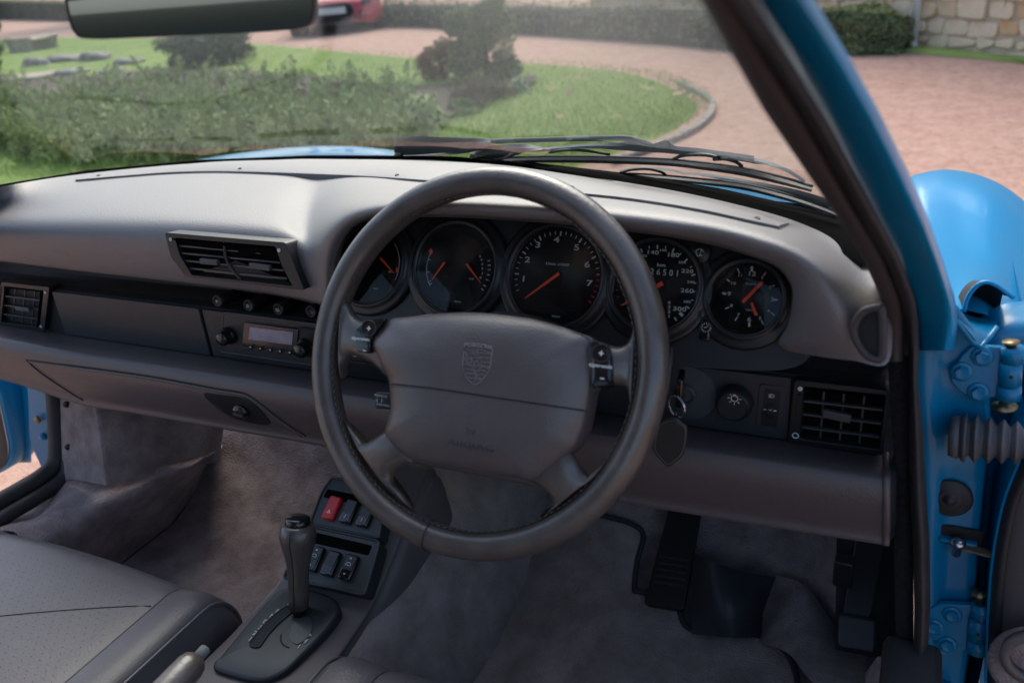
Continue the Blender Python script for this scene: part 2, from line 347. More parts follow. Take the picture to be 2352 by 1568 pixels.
vent('side_vent', pf, [(1824,872),(2044,897),(2029,1046),(1808,1016)], [(1847,888),(2034,908),(2019,1032),(1839,1008)], 3, 3, [((1890,947),(1955,961),.0045)], [(1838,893)], dash, label='square side vent at the driver end', proud=.006)
o = pf.at(1827, 1000, .0075); mk('marker_ring', *tubeg([o+Vector((cos(t)*.003, 0, sin(t)*.003)) for t in np.linspace(0, 2*pi, 17)[:-1]], .0006, 5, True), m_whi, dash)
o = pf.at(1836, 905, .0062); o2 = pf.at(1829, 985, .0062); mk('thumb_wheel', *boxg((o+o2)/2, Vector((.0018, 0, 0)), Vector((0, .002, 0)), (o-o2)/2), m_mat, dash, smooth=False)
# ignition plate, light knob, headlamp level panel
ig = pf.at(1578, 900, 0)
mk('ignition_plate', *lathe([(.0335, -.004), (.034, .001), (.033, .0028), (.012, .0038), (.011, .008), (.0095, .009), (.008, .006), (0, .006)], ig, (0, -1, 0), 48), mat('ignition plate rubber', (.05, .056, .066), .55, bump=('n', 60, .2, .001), var=(.038, .043, .052), vs=30), dash, auto=50)
kn = pf.at(1690, 917, 0)
k = mk('light_switch', *lathe([(.0165, 0), (.0195, .004), (.0195, .012), (.0175, .017), (.0158, .0185), (.015, .017), (0, .0168)], kn, (0, -1, 0), 48), m_blk, dash, auto=50)
kc = pf.at(1687, 915, .0172)
def ring(c, r, w, a=0, b=2*pi, seg=20, n=Vector((0, -1, 0)), X=Vector((1, 0, 0)), Z=Vector((0, 0, 1))):
    cl = abs(b-a-2*pi) < 1e-3; T = np.linspace(a, b, seg+1)[:-1] if cl else np.linspace(a, b, seg)
    return tubeg([c+X*(cos(t)*r)+Z*(sin(t)*r) for t in T], w, 4, cl)
def dash_line(a, b, w): return tubeg([a, b], w, 4)
pa = [ring(kc, .0035, .0004), boxg(kc+Vector((0, 0, .0052)), (.0014, 0, 0), (0, .0003, 0), (0, 0, .0009))]
for a in range(0, 360, 45):
    if a != 90: e = Vector((cos(radians(a)), 0, sin(radians(a)))); pa.append(dash_line(kc+e*.0052, kc+e*.0072, .0004))
mk('lamp_symbol', *join(pa), m_whi, k, smooth=False)
hl = mk('level_panel', *prismg(rrect([pf.at(u, v, .0012) for u, v in [(1744,881),(1806,889),(1790,993),(1735,984)]], .005, 5), pf.n, .002), m_fas, dash, bevel=.0005)
mk('level_insert', *prismg(rrect([pf.at(u, v, .0018) for u, v in [(1757,893),(1794,898),(1785,982),(1747,976)]], .002, 4), pf.n, .002), m_blk, hl, bevel=.0004)
wc = pf.at(1769, 943, .002); mk('adjuster_wheel', *lathe([(.0085, -.0035), (.0088, -.0025), (.0088, .0025), (.0085, .0035)], wc+Vector((0, .004, 0)), (1, 0, 0), 28), m_mat, hl)
pa = [ring(pf.at(1774, 909, .0024), .0018, .0003), boxg(pf.at(1769, 941, .0115), (.0014, 0, 0), (0, .0002, 0), (0, 0, .0002))]
for u, v in [(1757,940),(1780,943)]: pa.append(boxg(pf.at(u, v, .0024), (.0015, 0, 0), (0, .0002, 0), (0, 0, .0005)))
for dz in (-2, 0, 2): pa.append(boxg(pf.at(1768, 909+dz*1.6, .0024), (.001, 0, 0), (0, .0002, 0), (0, 0, .0003)))
mk('level_symbols', *join(pa), m_whi, hl, smooth=False)
# ---- knee roll
bot = [(-90,845),(30,868),(104,893),(209,926),(300,939),(473,969),(631,996),(721,1010),(1000,1062),(1450,1145),(1700,1185),(2050,1240)]
kr = [[] for _ in range(9)]
for u in [-90, 0, 60, 120, 200, 300, 420, 560, 720, 900, 1100, 1300, 1500, 1700, 1900, 1990, 2036]:
    t = pf.at(u, 0); x = None
    # fascia bottom at this u
    lo_, hi_ = 0, 1600
    for _ in range(30):
        mid = (lo_+hi_)/2
        if pf.at(u, mid).z > .6415: lo_ = mid
        else: hi_ = mid
    vt = lo_; vb = ip(bot, u); H = vb-vt
    kr[0].append(WY(u, vt-2, .803)); kr[1].append(WY(u, vt+.05*H, .785)); kr[2].append(WY(u, vt+.12*H, .765)); kr[3].append(WY(u, vt+.2*H, .748)); kr[4].append(WY(u, vt+.32*H, .735))
    kr[5].append(WY(u, vt+.6*H, .730)); kr[6].append(WY(u, vt+.95*H, .745)); kr[7].append(WY(u, vt+H, .757)); kr[8].append(WY(u, vt+H, .757)+Vector((0, .14, .012)))
KV, KF = loft(kr, 110, 34)
# rounded outer end cap on the right
kb_ = bvh_of(KV, KF)
knee = mk('knee_roll', KV, KF, m_lp, dash)
er = [Vector(KV[i*110+109]) for i in range(34)]
mk('knee_roll_edge', *tubeg(er[:-6], .0035, 8), m_lp, knee)
mk('knee_roll_end', [p+Vector((.001, .004, 0)) for p in er]+[p+Vector((.008, .02, 0)) for p in er], [(i, i+1, 34+i+1, 34+i) for i in range(33)], m_fas, knee)
# glovebox lid: outline groove and shallow lid
gl = [(61,826),(190,842),(342,863),(496,891),(556,901),(584,914),(649,964),(704,1000)]
mk('glovebox_groove', *tubeg(castpath(kb_, gl, 60, -.0006), .0019, 6, flat=.6), m_mat, knee)
mk('glovebox_groove', *tubeg(castpath(kb_, [(61,826),(90,852),(130,880),(172,907),(190,918)], 24, -.0006), .002, 6), m_mat, knee)
mk('glovebox_lip', *tubeg(castpath(kb_, [(68,830),(190,847),(342,868),(496,896),(556,906),(576,916),(640,965),(692,1001)], 60, -.0012), .0022, 6), m_lp, knee)
lat = [(468,905),(500,908),(560,916),(590,935),(620,973),(580,972),(530,957),(490,930)]
lp_ = [cast(kb_, u, v, .0035) for u, v in lat]; nn = (lp_[2]-lp_[0]).cross(lp_[5]-lp_[0]).normalized()
if nn.y > 0: nn = -nn
lt = mk('glovebox_latch', *prismg(cr(lp_, 32, True), nn, .004), m_blk, knee, smooth=False)
c = cast(kb_, 556, 944, .002); mk('latch_knob', *lathe([(.0125, -.003), (.0125, .003), (.011, .006), (.004, .007), (0, .007)], c, nn, 24), m_gls, lt)
mk('latch_bar', *boxg(c+nn*.008, Vector((.009, 0, 0)), nn*.0015, Vector((0, 0, .002))), m_blk, lt, bevel=.0006)
# =================================================================== INSTRUMENTS
ta = radians(25); GP = Pl((-.345, .80, .809), (0, -cos(ta), sin(ta))); gx, gy = Vector((1, 0, 0)), Vector((0, sin(ta), cos(ta))); gn = GP.n
clu = [(735,700),(738,560),(800,505),(900,470),(1300,470),(1640,520),(1840,590),(1870,700),(1865,790),(1852,828),(1810,846),(1741,851),(1560,842),(1300,835),(900,790),(760,760)]
cb = mk('instrument_panel', *prismg(cr([GP.at(u, v, -.002) for u, v in clu], 90, True), gn, .06), m_blk, dash, auto=40)
m_bez = mat('bezel black', (.010, .010, .011), .35)
def gauge(name, cu, cv, wpx, label, arcs=(), housing=True):
    c = GP.at(cu, cv, .004); r = ((GP.at(cu+wpx/2, cv+wpx*.035, .004)-GP.at(cu-wpx/2, cv-wpx*.035, .004)).length)/2
    g = thing(name, c-gn*.01, label, 'gauge', 'round dials in the instrument binnacle')
    mk('housing', *lathe([(r+.016, -.008), (r+.0165, -.003), (r+.015, -.0005), (r+.0125, .001), (r+.009, -.0005), (r+.006, .002), (r+.0035, .004), (r+.001, .002), (r, -.004)], c, gn, 72), m_bez, g)
    mk('bezel_edge', *ring(c+gn*.0022, r+.0012, .00055, seg=72, X=gx, Z=gy), mat(name+' bezel', (.12, .125, .125), .3, metal=1), g)
    mk('dial', *disc(c-gn*.004, gn, r+.0008, 72), m_dial, g, smooth=False)
    mk('lens', *grid([[c+gn*(.0016+.0018*(1-q*q))+gx*(r*q*cos(t))+gy*(r*q*sin(t)) for t in np.linspace(0, 2*pi, 49)[:-1]] for q in (.01, .35, .7, 1)], closeu=True), m_lens, g)
    return g, c-gn*.0038, r
def gp(u, v, h=-.0002): return GP.at(u, v, h)
def gt(g, s, u, v, h, m=m_gry, wx=1.35, bold=.02, name='numeral'): text(s, gp(u, v, .0003), gx, gy, h, m, g, name, wx, bold=bold)
def ticks(g, c, r, angs, l, wd, m=m_gry, name='tick_marks', rr=.935):
    pa = []; l *= .6
    for a in angs:
        e = gx*cos(a)+gy*sin(a); f = gn.cross(e); pa.append(boxg(c+gn*.0005+e*(r*rr-l/2), e*l/2, f*wd/2, gn*.0002))
    mk(name, *join(pa), m, g, smooth=False)
def needle(g, a, b, w0, w1):
    a, b = GP.at(*a, .0025), GP.at(*b, .0025); e = (b-a).normalized(); f = gn.cross(e)
    mk('needle', *prismg([a+f*w0, b+f*w1, b-f*w1, a-f*w0], gn, .0008), m_red, g, smooth=False)
D = radians
g, c, r = gauge('fuel_gauge', 848, 605, 150, 'small leftmost dial half hidden behind the steering wheel rim')
needle(g, (873,592), (904,627), .0014, .0006); gt(g, 'VDO', 863, 663, .0018, wx=1.5); gt(g, '▪', 896, 624, .004)
mk('scale_arc', *ring(c+gn*.0005, r*.86, .0004, D(-25), D(40), 20, X=gx, Z=gy), m_gry, g)
mk('red_mark', *boxg(gp(912, 620), gx*.0015, gy*.003, gn*.0003), m_red, g, smooth=False)
pa = [boxg(gp(895, 625), gx*.003, gy*.0018, gn*.0002), boxg(gp(900, 622), gx*.0012, gy*.0003, gn*.0002)]; mk('oil_symbol', *join(pa), m_gry, g, smooth=False)
g, c, r = gauge('oil_gauge', 1046, 616, 177, 'dial with two short orange needles for oil temperature and pressure')
needle(g, (1021,602), (992,642), .0014, .0005); needle(g, (1071,606), (1104,650), .0014, .0005); gt(g, 'VDO', 1051, 693, .002, wx=1.5)
for s, u, v in [('5',1103,589),('4',1106,597),('3',1108,607),('2',1108,617),('1',1108,628),('0',1104,638)]: gt(g, s, u, v, .0028)
mk('scale_arc', *ring(c+gn*.0005, r*.79, .0005, D(152), D(214), 24, X=gx, Z=gy), m_gry, g)
ticks(g, c, r*.79, [D(168), D(190), D(207), D(212)], .006, .0008, rr=1)
ticks(g, c, r*.86, [D(x) for x in (16, 9, 2, -6, -14, -24, -31)], .006, .0010, rr=1)
mk('red_diamond', *prismg([gp(990,569,.0004), gp(995,578,.0004), gp(990,587,.0004), gp(984,577,.0004)], gn, .0004), m_red, g, smooth=False)
pa = []
for u, v in [(1021, 637), (1083, 641)]: pa += [boxg(gp(u, v), gx*.0032, gy*.0013, gn*.0002), boxg(gp(u+6, v-4), gx*.0022, gy*.0003, gn*.0002), boxg(gp(u-7, v-3), gx*.0014, gy*.0004, gn*.0002)]
pa.append(boxg(gp(1021, 628), gx*.0004, gy*.003, gn*.0002)); mk('oil_symbols', *join(pa), m_gry, g, smooth=False)
g, c, r = gauge('tachometer', 1275, 635, 208, 'largest dial in the middle numbered one to seven with orange needle low')
for s, u, v in [('1',1203,641),('2',1212,597),('3',1236,563),('4',1279,551),('5',1325,569),('6',1349,608),('7',1354,651)]: gt(g, s, u, v, .0066, bold=.03, wx=1.55)
gt(g, '1/min x1000', 1280, 607, .003, wx=1.3); gt(g, 'VDO', 1277, 727, .0022, wx=1.5)
ticks(g, c, r, [D(180-30*k) for k in np.arange(-1, 5.9, .25) if abs(k-round(k)) > .01], .006, .0008)
ticks(g, c, r, [D(180-30*k) for k in range(0, 6)], .0085, .0016, name='major_ticks')
ticks(g, c, r, [D(180-30*k) for k in (5.8, 6, 6.25, 6.5, 6.75, 7)], .006, .001, m_red, 'redline_ticks')
mk('display_window', *tubeg(rrect([gp(u, v, .0006) for u, v in [(1226,668),(1334,668),(1334,712),(1230,712)]], .006, 4), .0003, 4, True), m_fas, g)
needle(g, (1284,628), (1205,685), .0019, .0006)
g, c, r = gauge('speedometer', 1504, 656, 197, 'dial reading up to 300 with odometer, partly behind right side of rim')
for s, u, v, h in [('120',1478,588,.0029),('140',1499,580,.0050),('160',1523,575,.0029),('180',1546,586,.0050),('200',1567,603,.0029),('220',1579,623,.0046),('240',1587,648,.0029),('260',1578,668,.0050),('280',1578,693,.0029),('300',1561,710,.0053),('100',1472,604,.0046),('km',1519,609,.0042)]: gt(g, s, u, v, h*.88, wx=1.45, bold=.02)
for i, s in enumerate('26501'): gt(g, s, 1498+i*14.5, 624+i*1.2, .0066, wx=.95, bold=.01)
for i, s in enumerate('4321'): gt(g, s, 1537, 695+i*10.4, .0036, wx=1.3)
ticks(g, c, r, [D(118-12.2*k) for k in range(-3, 15) if k % 2], .0045, .0008); ticks(g, c, r, [D(118-12.2*k) for k in range(-4, 15) if k % 2 == 0], .007, .0013, name='major_ticks')
ticks(g, c, r, [D(190), D(200), D(213)], .003, .001, m_red, 'fuel_marks')
ticks(g, c, r, [D(318)], .008, .003, name='end_tick')
needle(g, (1522,650), (1430,700), .0024, .0008)
g, c, r = gauge('clock', 1712, 686, 166, 'rightmost dial, clock with orange hands and hours one to twelve')
for s, u, v, h in [('12',1727,629,.0044),('11',1700,633,.0029),('10',1684,651,.0029),('9',1675,675,.0041),('8',1680,702,.0029),('7',1696,723,.0029),('6',1721,734,.0044),('5',1746,731,.0029),('4',1765,714,.0029),('3',1774,688,.0041),('2',1769,660,.0029),('1',1751,638,.0029)]: gt(g, s, u, v, h)
gt(g, 'Quarz', 1724, 652, .0021, wx=1.4); gt(g, 'VDO', 1722, 712, .0016, wx=1.5)
for tk, ln in [((1727,612,1727,623), .0010), ((1721,740,1721,750), .0010), ((1659,673,1668,675), .0010), ((1777,688,1786,689), .0010), ((1694,617,1699,628), .0005), ((1669,641,1677,647), .0005), ((1666,709,1675,705), .0005), ((1688,736,1694,728), .0005), ((1749,736,1753,745), .0005), ((1770,717,1779,724), .0005), ((1774,658,1779,655), .0005), ((1754,633,1759,625), .0005)]:
    a, b = gp(tk[0], tk[1], .0004), gp(tk[2], tk[3], .0004); e = (b-a).normalized(); mk('hour_mark', *boxg((a+b)/2, (b-a)/2, gn.cross(e)*ln, gn*.0002), m_gry, g, smooth=False)
needle(g, (1706,694), (1751,647), .0017, .0014); needle(g, (1726,695), (1737,724), .0012, .0014)
# small things on the panel
c = GP.at(1610, 581, 0); kb = mk('washer_knob', *lathe([(.011, -.002), (.012, .003), (.010, .006), (0, .0050)], c, gn, 24), m_blk, cb)
mk('symbol', *join([ring(c+gn*.0066-gy*.001, .0042, .0004, D(15), D(165), 12, X=gx, Z=gy), dash_line(c+gn*.0066-gy*.004, c+gn*.0066+gy*.003+gx*.002, .0004), dash_line(c+gn*.0066-gy*.004-gx*.002, c+gn*.0066+gy*.001-gx*.004, .0004), dash_line(c+gn*.0066-gy*.004-gx*.002, c+gn*.0066-gy*.003+gx*.003, .0004)]), m_gry, kb, smooth=False)
c = GP.at(1621, 758, 0); kb = mk('clock_button', *boxg(c, gx*.0055, gy*.011, gn*.005), m_gls, cb, bevel=.002)
c = GP.at(1622, 752, .0058); pa = [dash_line(c, c+gy*.0025+gx*.0015, .0003), dash_line(c, c-gx*.002, .0003)]
for a in range(0, 360, 30): e = gx*cos(D(a))+gy*sin(D(a)); pa.append(dash_line(c+e*.0036, c+e*.0052, .0003))
mk('clock_symbol', *join(pa), m_whi, kb, smooth=False)
c = GP.at(922, 531, .001); mk('wiper_symbol', *ring(c, .003, .0003, D(0), D(180), 10, X=gx, Z=gy), m_gry, cb)
# =================================================================== RADIO
rp = Pl((0, .793, .68), (0, -1, 0))
rad = thing('car_radio', rp.at(620, 770), 'black car radio with pale lcd display and two round knobs set in the fascia', 'radio')
fr = rrect([rp.at(u, v) for u, v in [(514,717),(770,750),(762,845),(505,807)]], .006, 5)
mk('face_plate', *prismg(fr, rp.n, .01), m_fas, rad, bevel=.001); mk('face_rim', *tubeg(fr, .0010, 6, True), m_rubg, rad)
dp = mk('display_frame', *prismg(rrect([rp.at(u, v, .004) for u, v in [(560,741),(686,757),(679,815),(556,794)]], .002, 3), rp.n, .006), m_gls, rad, bevel=.0006)
mk('display', *prismg([rp.at(u, v, .0046) for u, v in [(574,751),(673,763),(670,792),(570,779)]], rp.n, .002), m_lcd, dp, smooth=False)
mk('knob_backing', *prismg(rrect([rp.at(u, v, .003) for u, v in [(684,752),(765,762),(760,830),(680,815)]], .002, 3), rp.n, .005), m_mat, rad)
for i in range(5):
    u = 572+i*22.5; v = 798+i*3.1
    b = mk('preset_button', *boxg(rp.at(u, v, .0045), (.0042, 0, 0), (0, .003, 0), (0, 0, .0022)), m_blk, rad, bevel=.0006)
    mk('button_mark', *boxg(rp.at(u+3, v-1, .0078), (.0012, 0, 0), (0, .0002, 0), (0, 0, .0012)), m_gry, b, smooth=False)
for u, v in [(528, 769), (706, 795)]:
    k = mk('radio_knob', *lathe([(.0125, 0), (.0135, .004), (.0125, .006), (.0105, .009), (.010, .017), (.008, .0195), (0, .021)], rp.at(u, v), (0, -1, 0), 28), m_gls, rad)
# climate controls below, seen through the wheel
mk('heater_panel', *prismg(fx(-.72, -.55, .648, .668, .797), (0, -1, 0), .006), m_blk, dash, bevel=.001)
for u, v in [(818, 815), (850, 822)]:
    q = WY(u, v, .79); b = mk('heater_button', *boxg(q, (.009, 0, 0), (0, .003, 0), (0, 0, .004)), m_blk, dash, bevel=.001)
    mk('button_mark', *boxg(q+Vector((0, -.0035, 0)), (.0025, 0, 0), (0, .0002, 0), (0, 0, .0008)), m_gry, b, smooth=False)
# =================================================================== STEERING WHEEL
rk = radians(27.7); WC = Vector((-.362, .631, .781)); WP = Pl(WC, (0, -cos(rk), sin(rk))); wx, wy, wn = Vector((1, 0, 0)), Vector((0, sin(rk), cos(rk))), WP.n
sw = thing('steering_wheel', WC-wn*.05, 'four spoke steering wheel covered in worn dark grey leather', 'steering wheel')
R0, RT = .1755, .0150
rows = []
NS = 160
for i in range(NS):
    a = i/NS*2*pi; e = wx*cos(a)+wy*sin(a); rr = []
    for k in range(20):
        b = k/20*2*pi; q = RT*(1-.10*max(0, cos(b*1.0-pi))**4); rr.append(WC+e*(R0+q*cos(b)*.97)+wn*(q*sin(b)*1.06))
    rows.append(rr)
rim = mk('rim', *grid(rows, closeu=True, closev=True), m_rim, sw)
# stitched inner seam
pa = []; lac = []
for i in range(300):
    a = i/300*2*pi; e = wx*cos(a)+wy*sin(a); f = wx*-sin(a)+wy*cos(a); s = 1 if i % 2 else -1
    p = WC+e*(R0-RT*.90)+wn*(RT*.44+s*.0009); pa.append(dash_line(p-f*.0019, p+f*.0019+wn*s*.0010, .0006))
    lac.append(WC+e*(R0-RT*.90)+wn*(RT*.44))
mk('seam_stitching', *join(pa), m_sti, rim, kind='stuff'); mk('seam_line', *tubeg(lac, .0007, 5, True), m_blk, rim)
a = D(262); e = wx*cos(a)+wy*sin(a)
mk('wrap_joint', *tubeg([WC+e*(R0+(RT+.0001)*cos(b))+wn*((RT+.0012)*sin(b)) for b in np.linspace(-.3, pi+.3, 24)], .0005, 5), m_blk, rim)
# spokes
def spoke(A, B, hA=.006, th=(.011, .011)):
    n = 18; A = cr([WP.at(*p[:2], p[2] if len(p) > 2 else .004) for p in A], n); B = cr([WP.at(*p[:2], p[2] if len(p) > 2 else .004) for p in B], n); rows = []
    for i in range(n):
        c = (A[i]+B[i])/2; h = (A[i]-B[i])/2; t = th[0]+(th[1]-th[0])*i/(n-1)
        rows.append([c+h*(abs(cos(q))**.75*(1 if cos(q) > 0 else -1))+wn*(t*(abs(sin(q))**.9)*(1 if sin(q) > 0 else -1)) for q in [k/24*2*pi for k in range(24)]])
    V, Fc = grid(rows, closeu=True); Fc += [tuple(range(24)), tuple(range((n-1)*24, n*24))]
    mk('spoke', V, Fc, m_rim, sw)
spoke([(905,731,.006),(870,734,.006),(838,736,.004),(818,726,.002),(806,706,0),(795,680,0)], [(892,868,.006),(862,838,.006),(832,822,.004),(808,818,.002),(794,836,0),(788,875,0)])
spoke([(1345,777,.006),(1385,786,.006),(1415,796,.004),(1438,792,.002),(1452,772,0),(1462,740,0)], [(1350,905,.006),(1390,890,.006),(1420,884,.004),(1440,890,.002),(1448,912,0),(1452,955,0)])
spoke([(905,975,.006),(872,1000,.006),(850,1013,.004),(830,1015,.002),(812,1000,0),(796,965,0)], [(958,1062,.006),(925,1068,.006),(905,1084,.004),(902,1108,.002),(914,1136,0),(950,1168,0)], th=(.012, .011))
spoke([(1305,1020,.006),(1322,1050,.006),(1340,1080,.004),(1362,1095,.002),(1384,1084,0),(1408,1050,0)], [(1220,1106,.006),(1246,1118,.006),(1266,1136,.004),(1274,1156,.002),(1266,1176,0),(1240,1196,0)], th=(.012, .011))
# hub pad
ol = [(895,731),(925,727),(958,724),(1010,719),(1074,717),(1135,720),(1189,726),(1230,733),(1266,743),(1312,760),(1352,777),(1355,810),(1357,845),(1356,881),(1352,912),(1347,943),(1343,962),(1339,981),(1330,1002),(1320,1024),(1296,1046),(1258,1078),(1223,1103),(1190,1099),(1150,1093),(1090,1084),(1035,1074),(990,1066),(943,1056),(915,1034),(895,1012),(885,997),(886,985),(889,974),(894,955),(897,935),(896,905),(893,874),(884,853),(874,835),(864,812),(854,789),(855,777),(860,766),(876,748)]
HP = 72; base = cr([WP.at(u, v, .018) for u, v in ol], 132, True); ctr = WP.at(1110, 890, .018)
bx = [((p-ctr).dot(wx), (p-ctr).dot(wy)) for p in base]
def hubz(x, y, q):
    h = .019*(1-q**5)**.8 if q < 1 else 0
    h += -.0045*math.exp(-((y-.046)/.018)**2)*min(1, abs(x)/.07)**2*(q < 1)      # shallow side dishes
    return h
rows = []
for q in (1.0, 1.0, .995, .98, .955, .92, .87, .80, .72, .62, .5, .36, .2, .04):
    k = len(rows); rows.append([ctr+wx*(x*q)+wy*(y*q)+wn*((-.026 if k == 0 else hubz(x*q, y*q, q) if k > 1 else -.001)) for x, y in bx])
V, Fc = grid(rows, closeu=True); Fc.append(tuple(range(len(V)-132, len(V))))
pad = mk('airbag_pad', V, Fc, m_hub, sw); hb = bvh_of(V, Fc)
def oncast(u, v, lift=.0004): return cast(hb, u, v, lift)
def hubpath(pts, n, r, lift=.0001, m=m_cre, parent=pad, name='crease', closed=False, flat=.7): return mk(name, *tubeg(castpath(hb, pts, n, lift, closed), r, 6, flat=flat, closed=closed), m, parent)
hubpath([(893,881),(940,885),(1010,893),(1110,908),(1200,921),(1280,933),(1347,943)], 50, .0011, -.0004, m_mat)
hubpath([(893,885),(940,889),(1010,897),(1110,912),(1200,925),(1280,937),(1346,947)], 50, .0012, -.0007, m_hub, name='crease_edge')
m_rel = mat('relief highlight', (.27, .25, .255), .4)  # pale tone, highlight on the crest relief put into colour
m_ab = mat('faint lettering', (.052, .045, .046), .45)
# crest, its embossing drawn as dark lines with light edges
def cq(x, y): return (x/4.48+1700)/1.7415*1.0, (y/4.48+1250)/1.7415   # zoom pixels -> display pixels
def emb(pts, r=.00042, closed=False, n=None): P = [cq(*p) for p in pts]; Q = []
crest = mk('crest', *disc(cast(hb, 1096, 815, -.002), wn, .004, 12), m_hub, pad)
def emb(pts, r=.00036, closed=False, curved=False, m=None):
    P = [cq(*p) for p in pts]
    if curved: path = castpath(hb, P, 40, .0001, closed)
    else: path = [cast(hb, *p, .0001) for p in P]
    if all(p is not None for p in path): return tubeg(path, r, 4, closed)
    return ([], [])
sh = [(712,562),(800,535),(920,532),(1060,550),(1150,585),(1215,620),(1195,760),(1180,880),(1160,980),(1110,1080),(1040,1170),(960,1245),(895,1268),(830,1230),(760,1150),(710,1050),(685,950),(685,820),(697,690)]
E_ = [emb(sh, .00045, True, True), emb([(725,655),(830,640),(950,640),(1080,668),(1195,705)], curved=True), emb([(948,645),(935,770)]), emb([(960,700),(1188,722),(1178,795),(960,775)]), emb([(845,790),(1025,800),(1010,945),(975,1010),(920,1025),(870,990),(838,920),(845,790)]),
      emb([(1030,868),(1168,880),(1150,945),(1020,932)]), emb([(1025,955),(1155,970)]), emb([(705,985),(840,1000),(905,1045)]), emb([(730,1062),(910,1078)]), emb([(770,1140),(895,1158)]), emb([(895,1040),(915,1100),(888,1245)]), emb([(710,900),(835,912)]),
      emb([(740,790),(800,780),(845,788)]), emb([(940,1045),(1010,1020),(1070,1025),(1105,1055)], curved=True), emb([(930,1110),(1000,1085),(1050,1090),(1065,1130),(1010,1170),(950,1150)], curved=True), emb([(730,700),(790,670),(860,665),(915,690)], curved=True), emb([(740,740),(820,705),(880,710),(910,730)], curved=True), emb([(720,850),(790,810),(835,820)], curved=True), emb([(735,880),(790,865),(835,870)], curved=True), emb([(725,690),(760,760),(715,800),(760,850),(715,895)]),
      emb([(880,960),(870,930),(900,900),(890,870),(925,850),(950,870),(960,900),(985,920),(975,950),(940,930),(905,935),(880,960)]), emb([(920,1070),(960,1080),(920,1150),(950,1160),(920,1200),(980,1175),(1020,1190)])]
mk('crest_shadow_lines', *join(E_), m_cre, crest); mk('crest_lit_edges', *join([([p-wy*.0007+wn*.0001 for p in v_], f_) for v_, f_ in E_]), m_rel, crest)  # dark lines and pale offset copies paint the relief's shade and highlight
cc = cast(hb, *cq(955, 600), .0); q1 = cast(hb, *cq(770, 598), 0); q2 = cast(hb, *cq(1160, 645), 0); xa = (q2-q1).normalized(); ya = gn
nrm = (wn*.97+wy*.25).normalized(); ya = nrm.cross(xa).normalized()
text('PORSCHE', cc, xa, ya, .0032, m_rel, crest, 'crest_lettering', 1.5, lift=.0003, depth=.0004, bold=0)
c = cast(hb, 1081, 1023, 0); text('AIRBAG', c, wx, wy, .0068, m_ab, pad, 'airbag_lettering', 1.45, lift=.0002, bold=.01)
P_ = [(1072,981),(1072,995),(1088,995),(1092,989),(1074,987),(1072,981)]
mk('horn_symbol', *tubeg([cast(hb, *p, .0001) for p in P_], .0005, 4), m_ab, pad)
# shift rockers
def rocker(outl, ctrp, plus, word, minus, label):
    O = rrect([WP.at(u, v, .0195) for u, v in outl], .004, 4); ce = sum(O, Vector())/len(O)
    V = []; m_ = len(O)
    rows = [[p-wn*.018 for p in O], [p for p in O], [ce+(p-ce)*.93+wn*.0018 for p in O], [ce+(p-ce)*.5+wn*.0030 for p in O]]
    V, Fc = grid(rows, closeu=True); Fc.append(tuple(range(3*m_, 4*m_))); rb = bvh_of(V, Fc)
    o = mk('shift_rocker', V, Fc, m_gls, sw, auto=30, label=label)
    cp = cast(rb, *plus, .0002); mk('thumb_dish', *tubeg([cp+wx*(.0085*cos(t))+wy*(.0078*sin(t)) for t in np.linspace(0, 2*pi, 29)[:-1]], .0008, 6, True), m_blk, o)
    tp = cast(rb, *plus, .0005); mk('plus_sign', *join([boxg(tp, wx*.0023, wy*.0005, wn*.0002), boxg(tp, wx*.0005, wy*.0023, wn*.00021)]), m_whi, o, smooth=False)
    tw = cast(rb, *word, .0005); text('tiptronic', tw, wx, wy, .0034, m_whi, o, 'lettering', 1.25, lift=.0003, bold=.02)
    tm = cast(rb, *minus, .0005); mk('minus_sign', *boxg(tm, wx*.0019, wy*.0005, wn*.0002), m_whi, o, smooth=False)
rocker([(842,736),(889,731),(862,768),(852,790),(856,812),(822,808),(813,780),(818,756)], None, (847,754), (829,778), (837,805), 'glossy black plus and minus shift rocker on the left spoke')
rocker([(1357,782),(1394,791),(1403,815),(1407,848),(1404,886),(1360,893),(1360,840)], None, (1381,811), (1380,840), (1383,869), 'glossy black plus and minus shift rocker on the right spoke')
# column shroud and stalks
col_ = thing('steering_column', WC-wn*.14, 'black steering column shroud and stalks behind the wheel', 'steering column')
rows = []
for d, a, b in [(.035, .052, .05), (.06, .062, .06), (.12, .066, .062), (.20, .066, .062)]:
    rows.append([WC-wn*d-wy*.005+wx*(a*cos(t))+wy*(b*sin(t)) for t in np.linspace(0, 2*pi, 33)[:-1]])
mk('column_shroud', *grid(rows, closeu=True), m_lp, col_)
sp = Pl(WC-wn*.062, wn)
mk('stalk', *prismg(rrect([sp.at(u, v) for u, v in [(862,899),(960,905),(960,945),(860,937)]], .002, 3), wn, .010), m_blk, col_, bevel=.002)
for s, u, v, h in [('MENUE', 875, 909, .0028), ('DISP/RES', 880, 930, .0024)]: text(s, sp.at(u, v), wx, wy, h, m_gry, col_, 'stalk_lettering', 1.3, lift=.0004)
pa = []
for u, sgn in [(867, -1), (876, 1)]:
    p = sp.at(u, 919, .0006); pa += [dash_line(p+wy*.0022, p-wy*.0022, .0003), dash_line(p+wy*.0022, p+wx*.0018*sgn, .0003), dash_line(p-wy*.0022, p+wx*.0018*sgn, .0003)]
mk('stalk_symbols', *join(pa), m_gry, col_, smooth=False)
mk('stalk', *boxg(sp.at(1535, 850), wx*.004, wy*.022, wn*.006), m_blk, col_, bevel=.002)
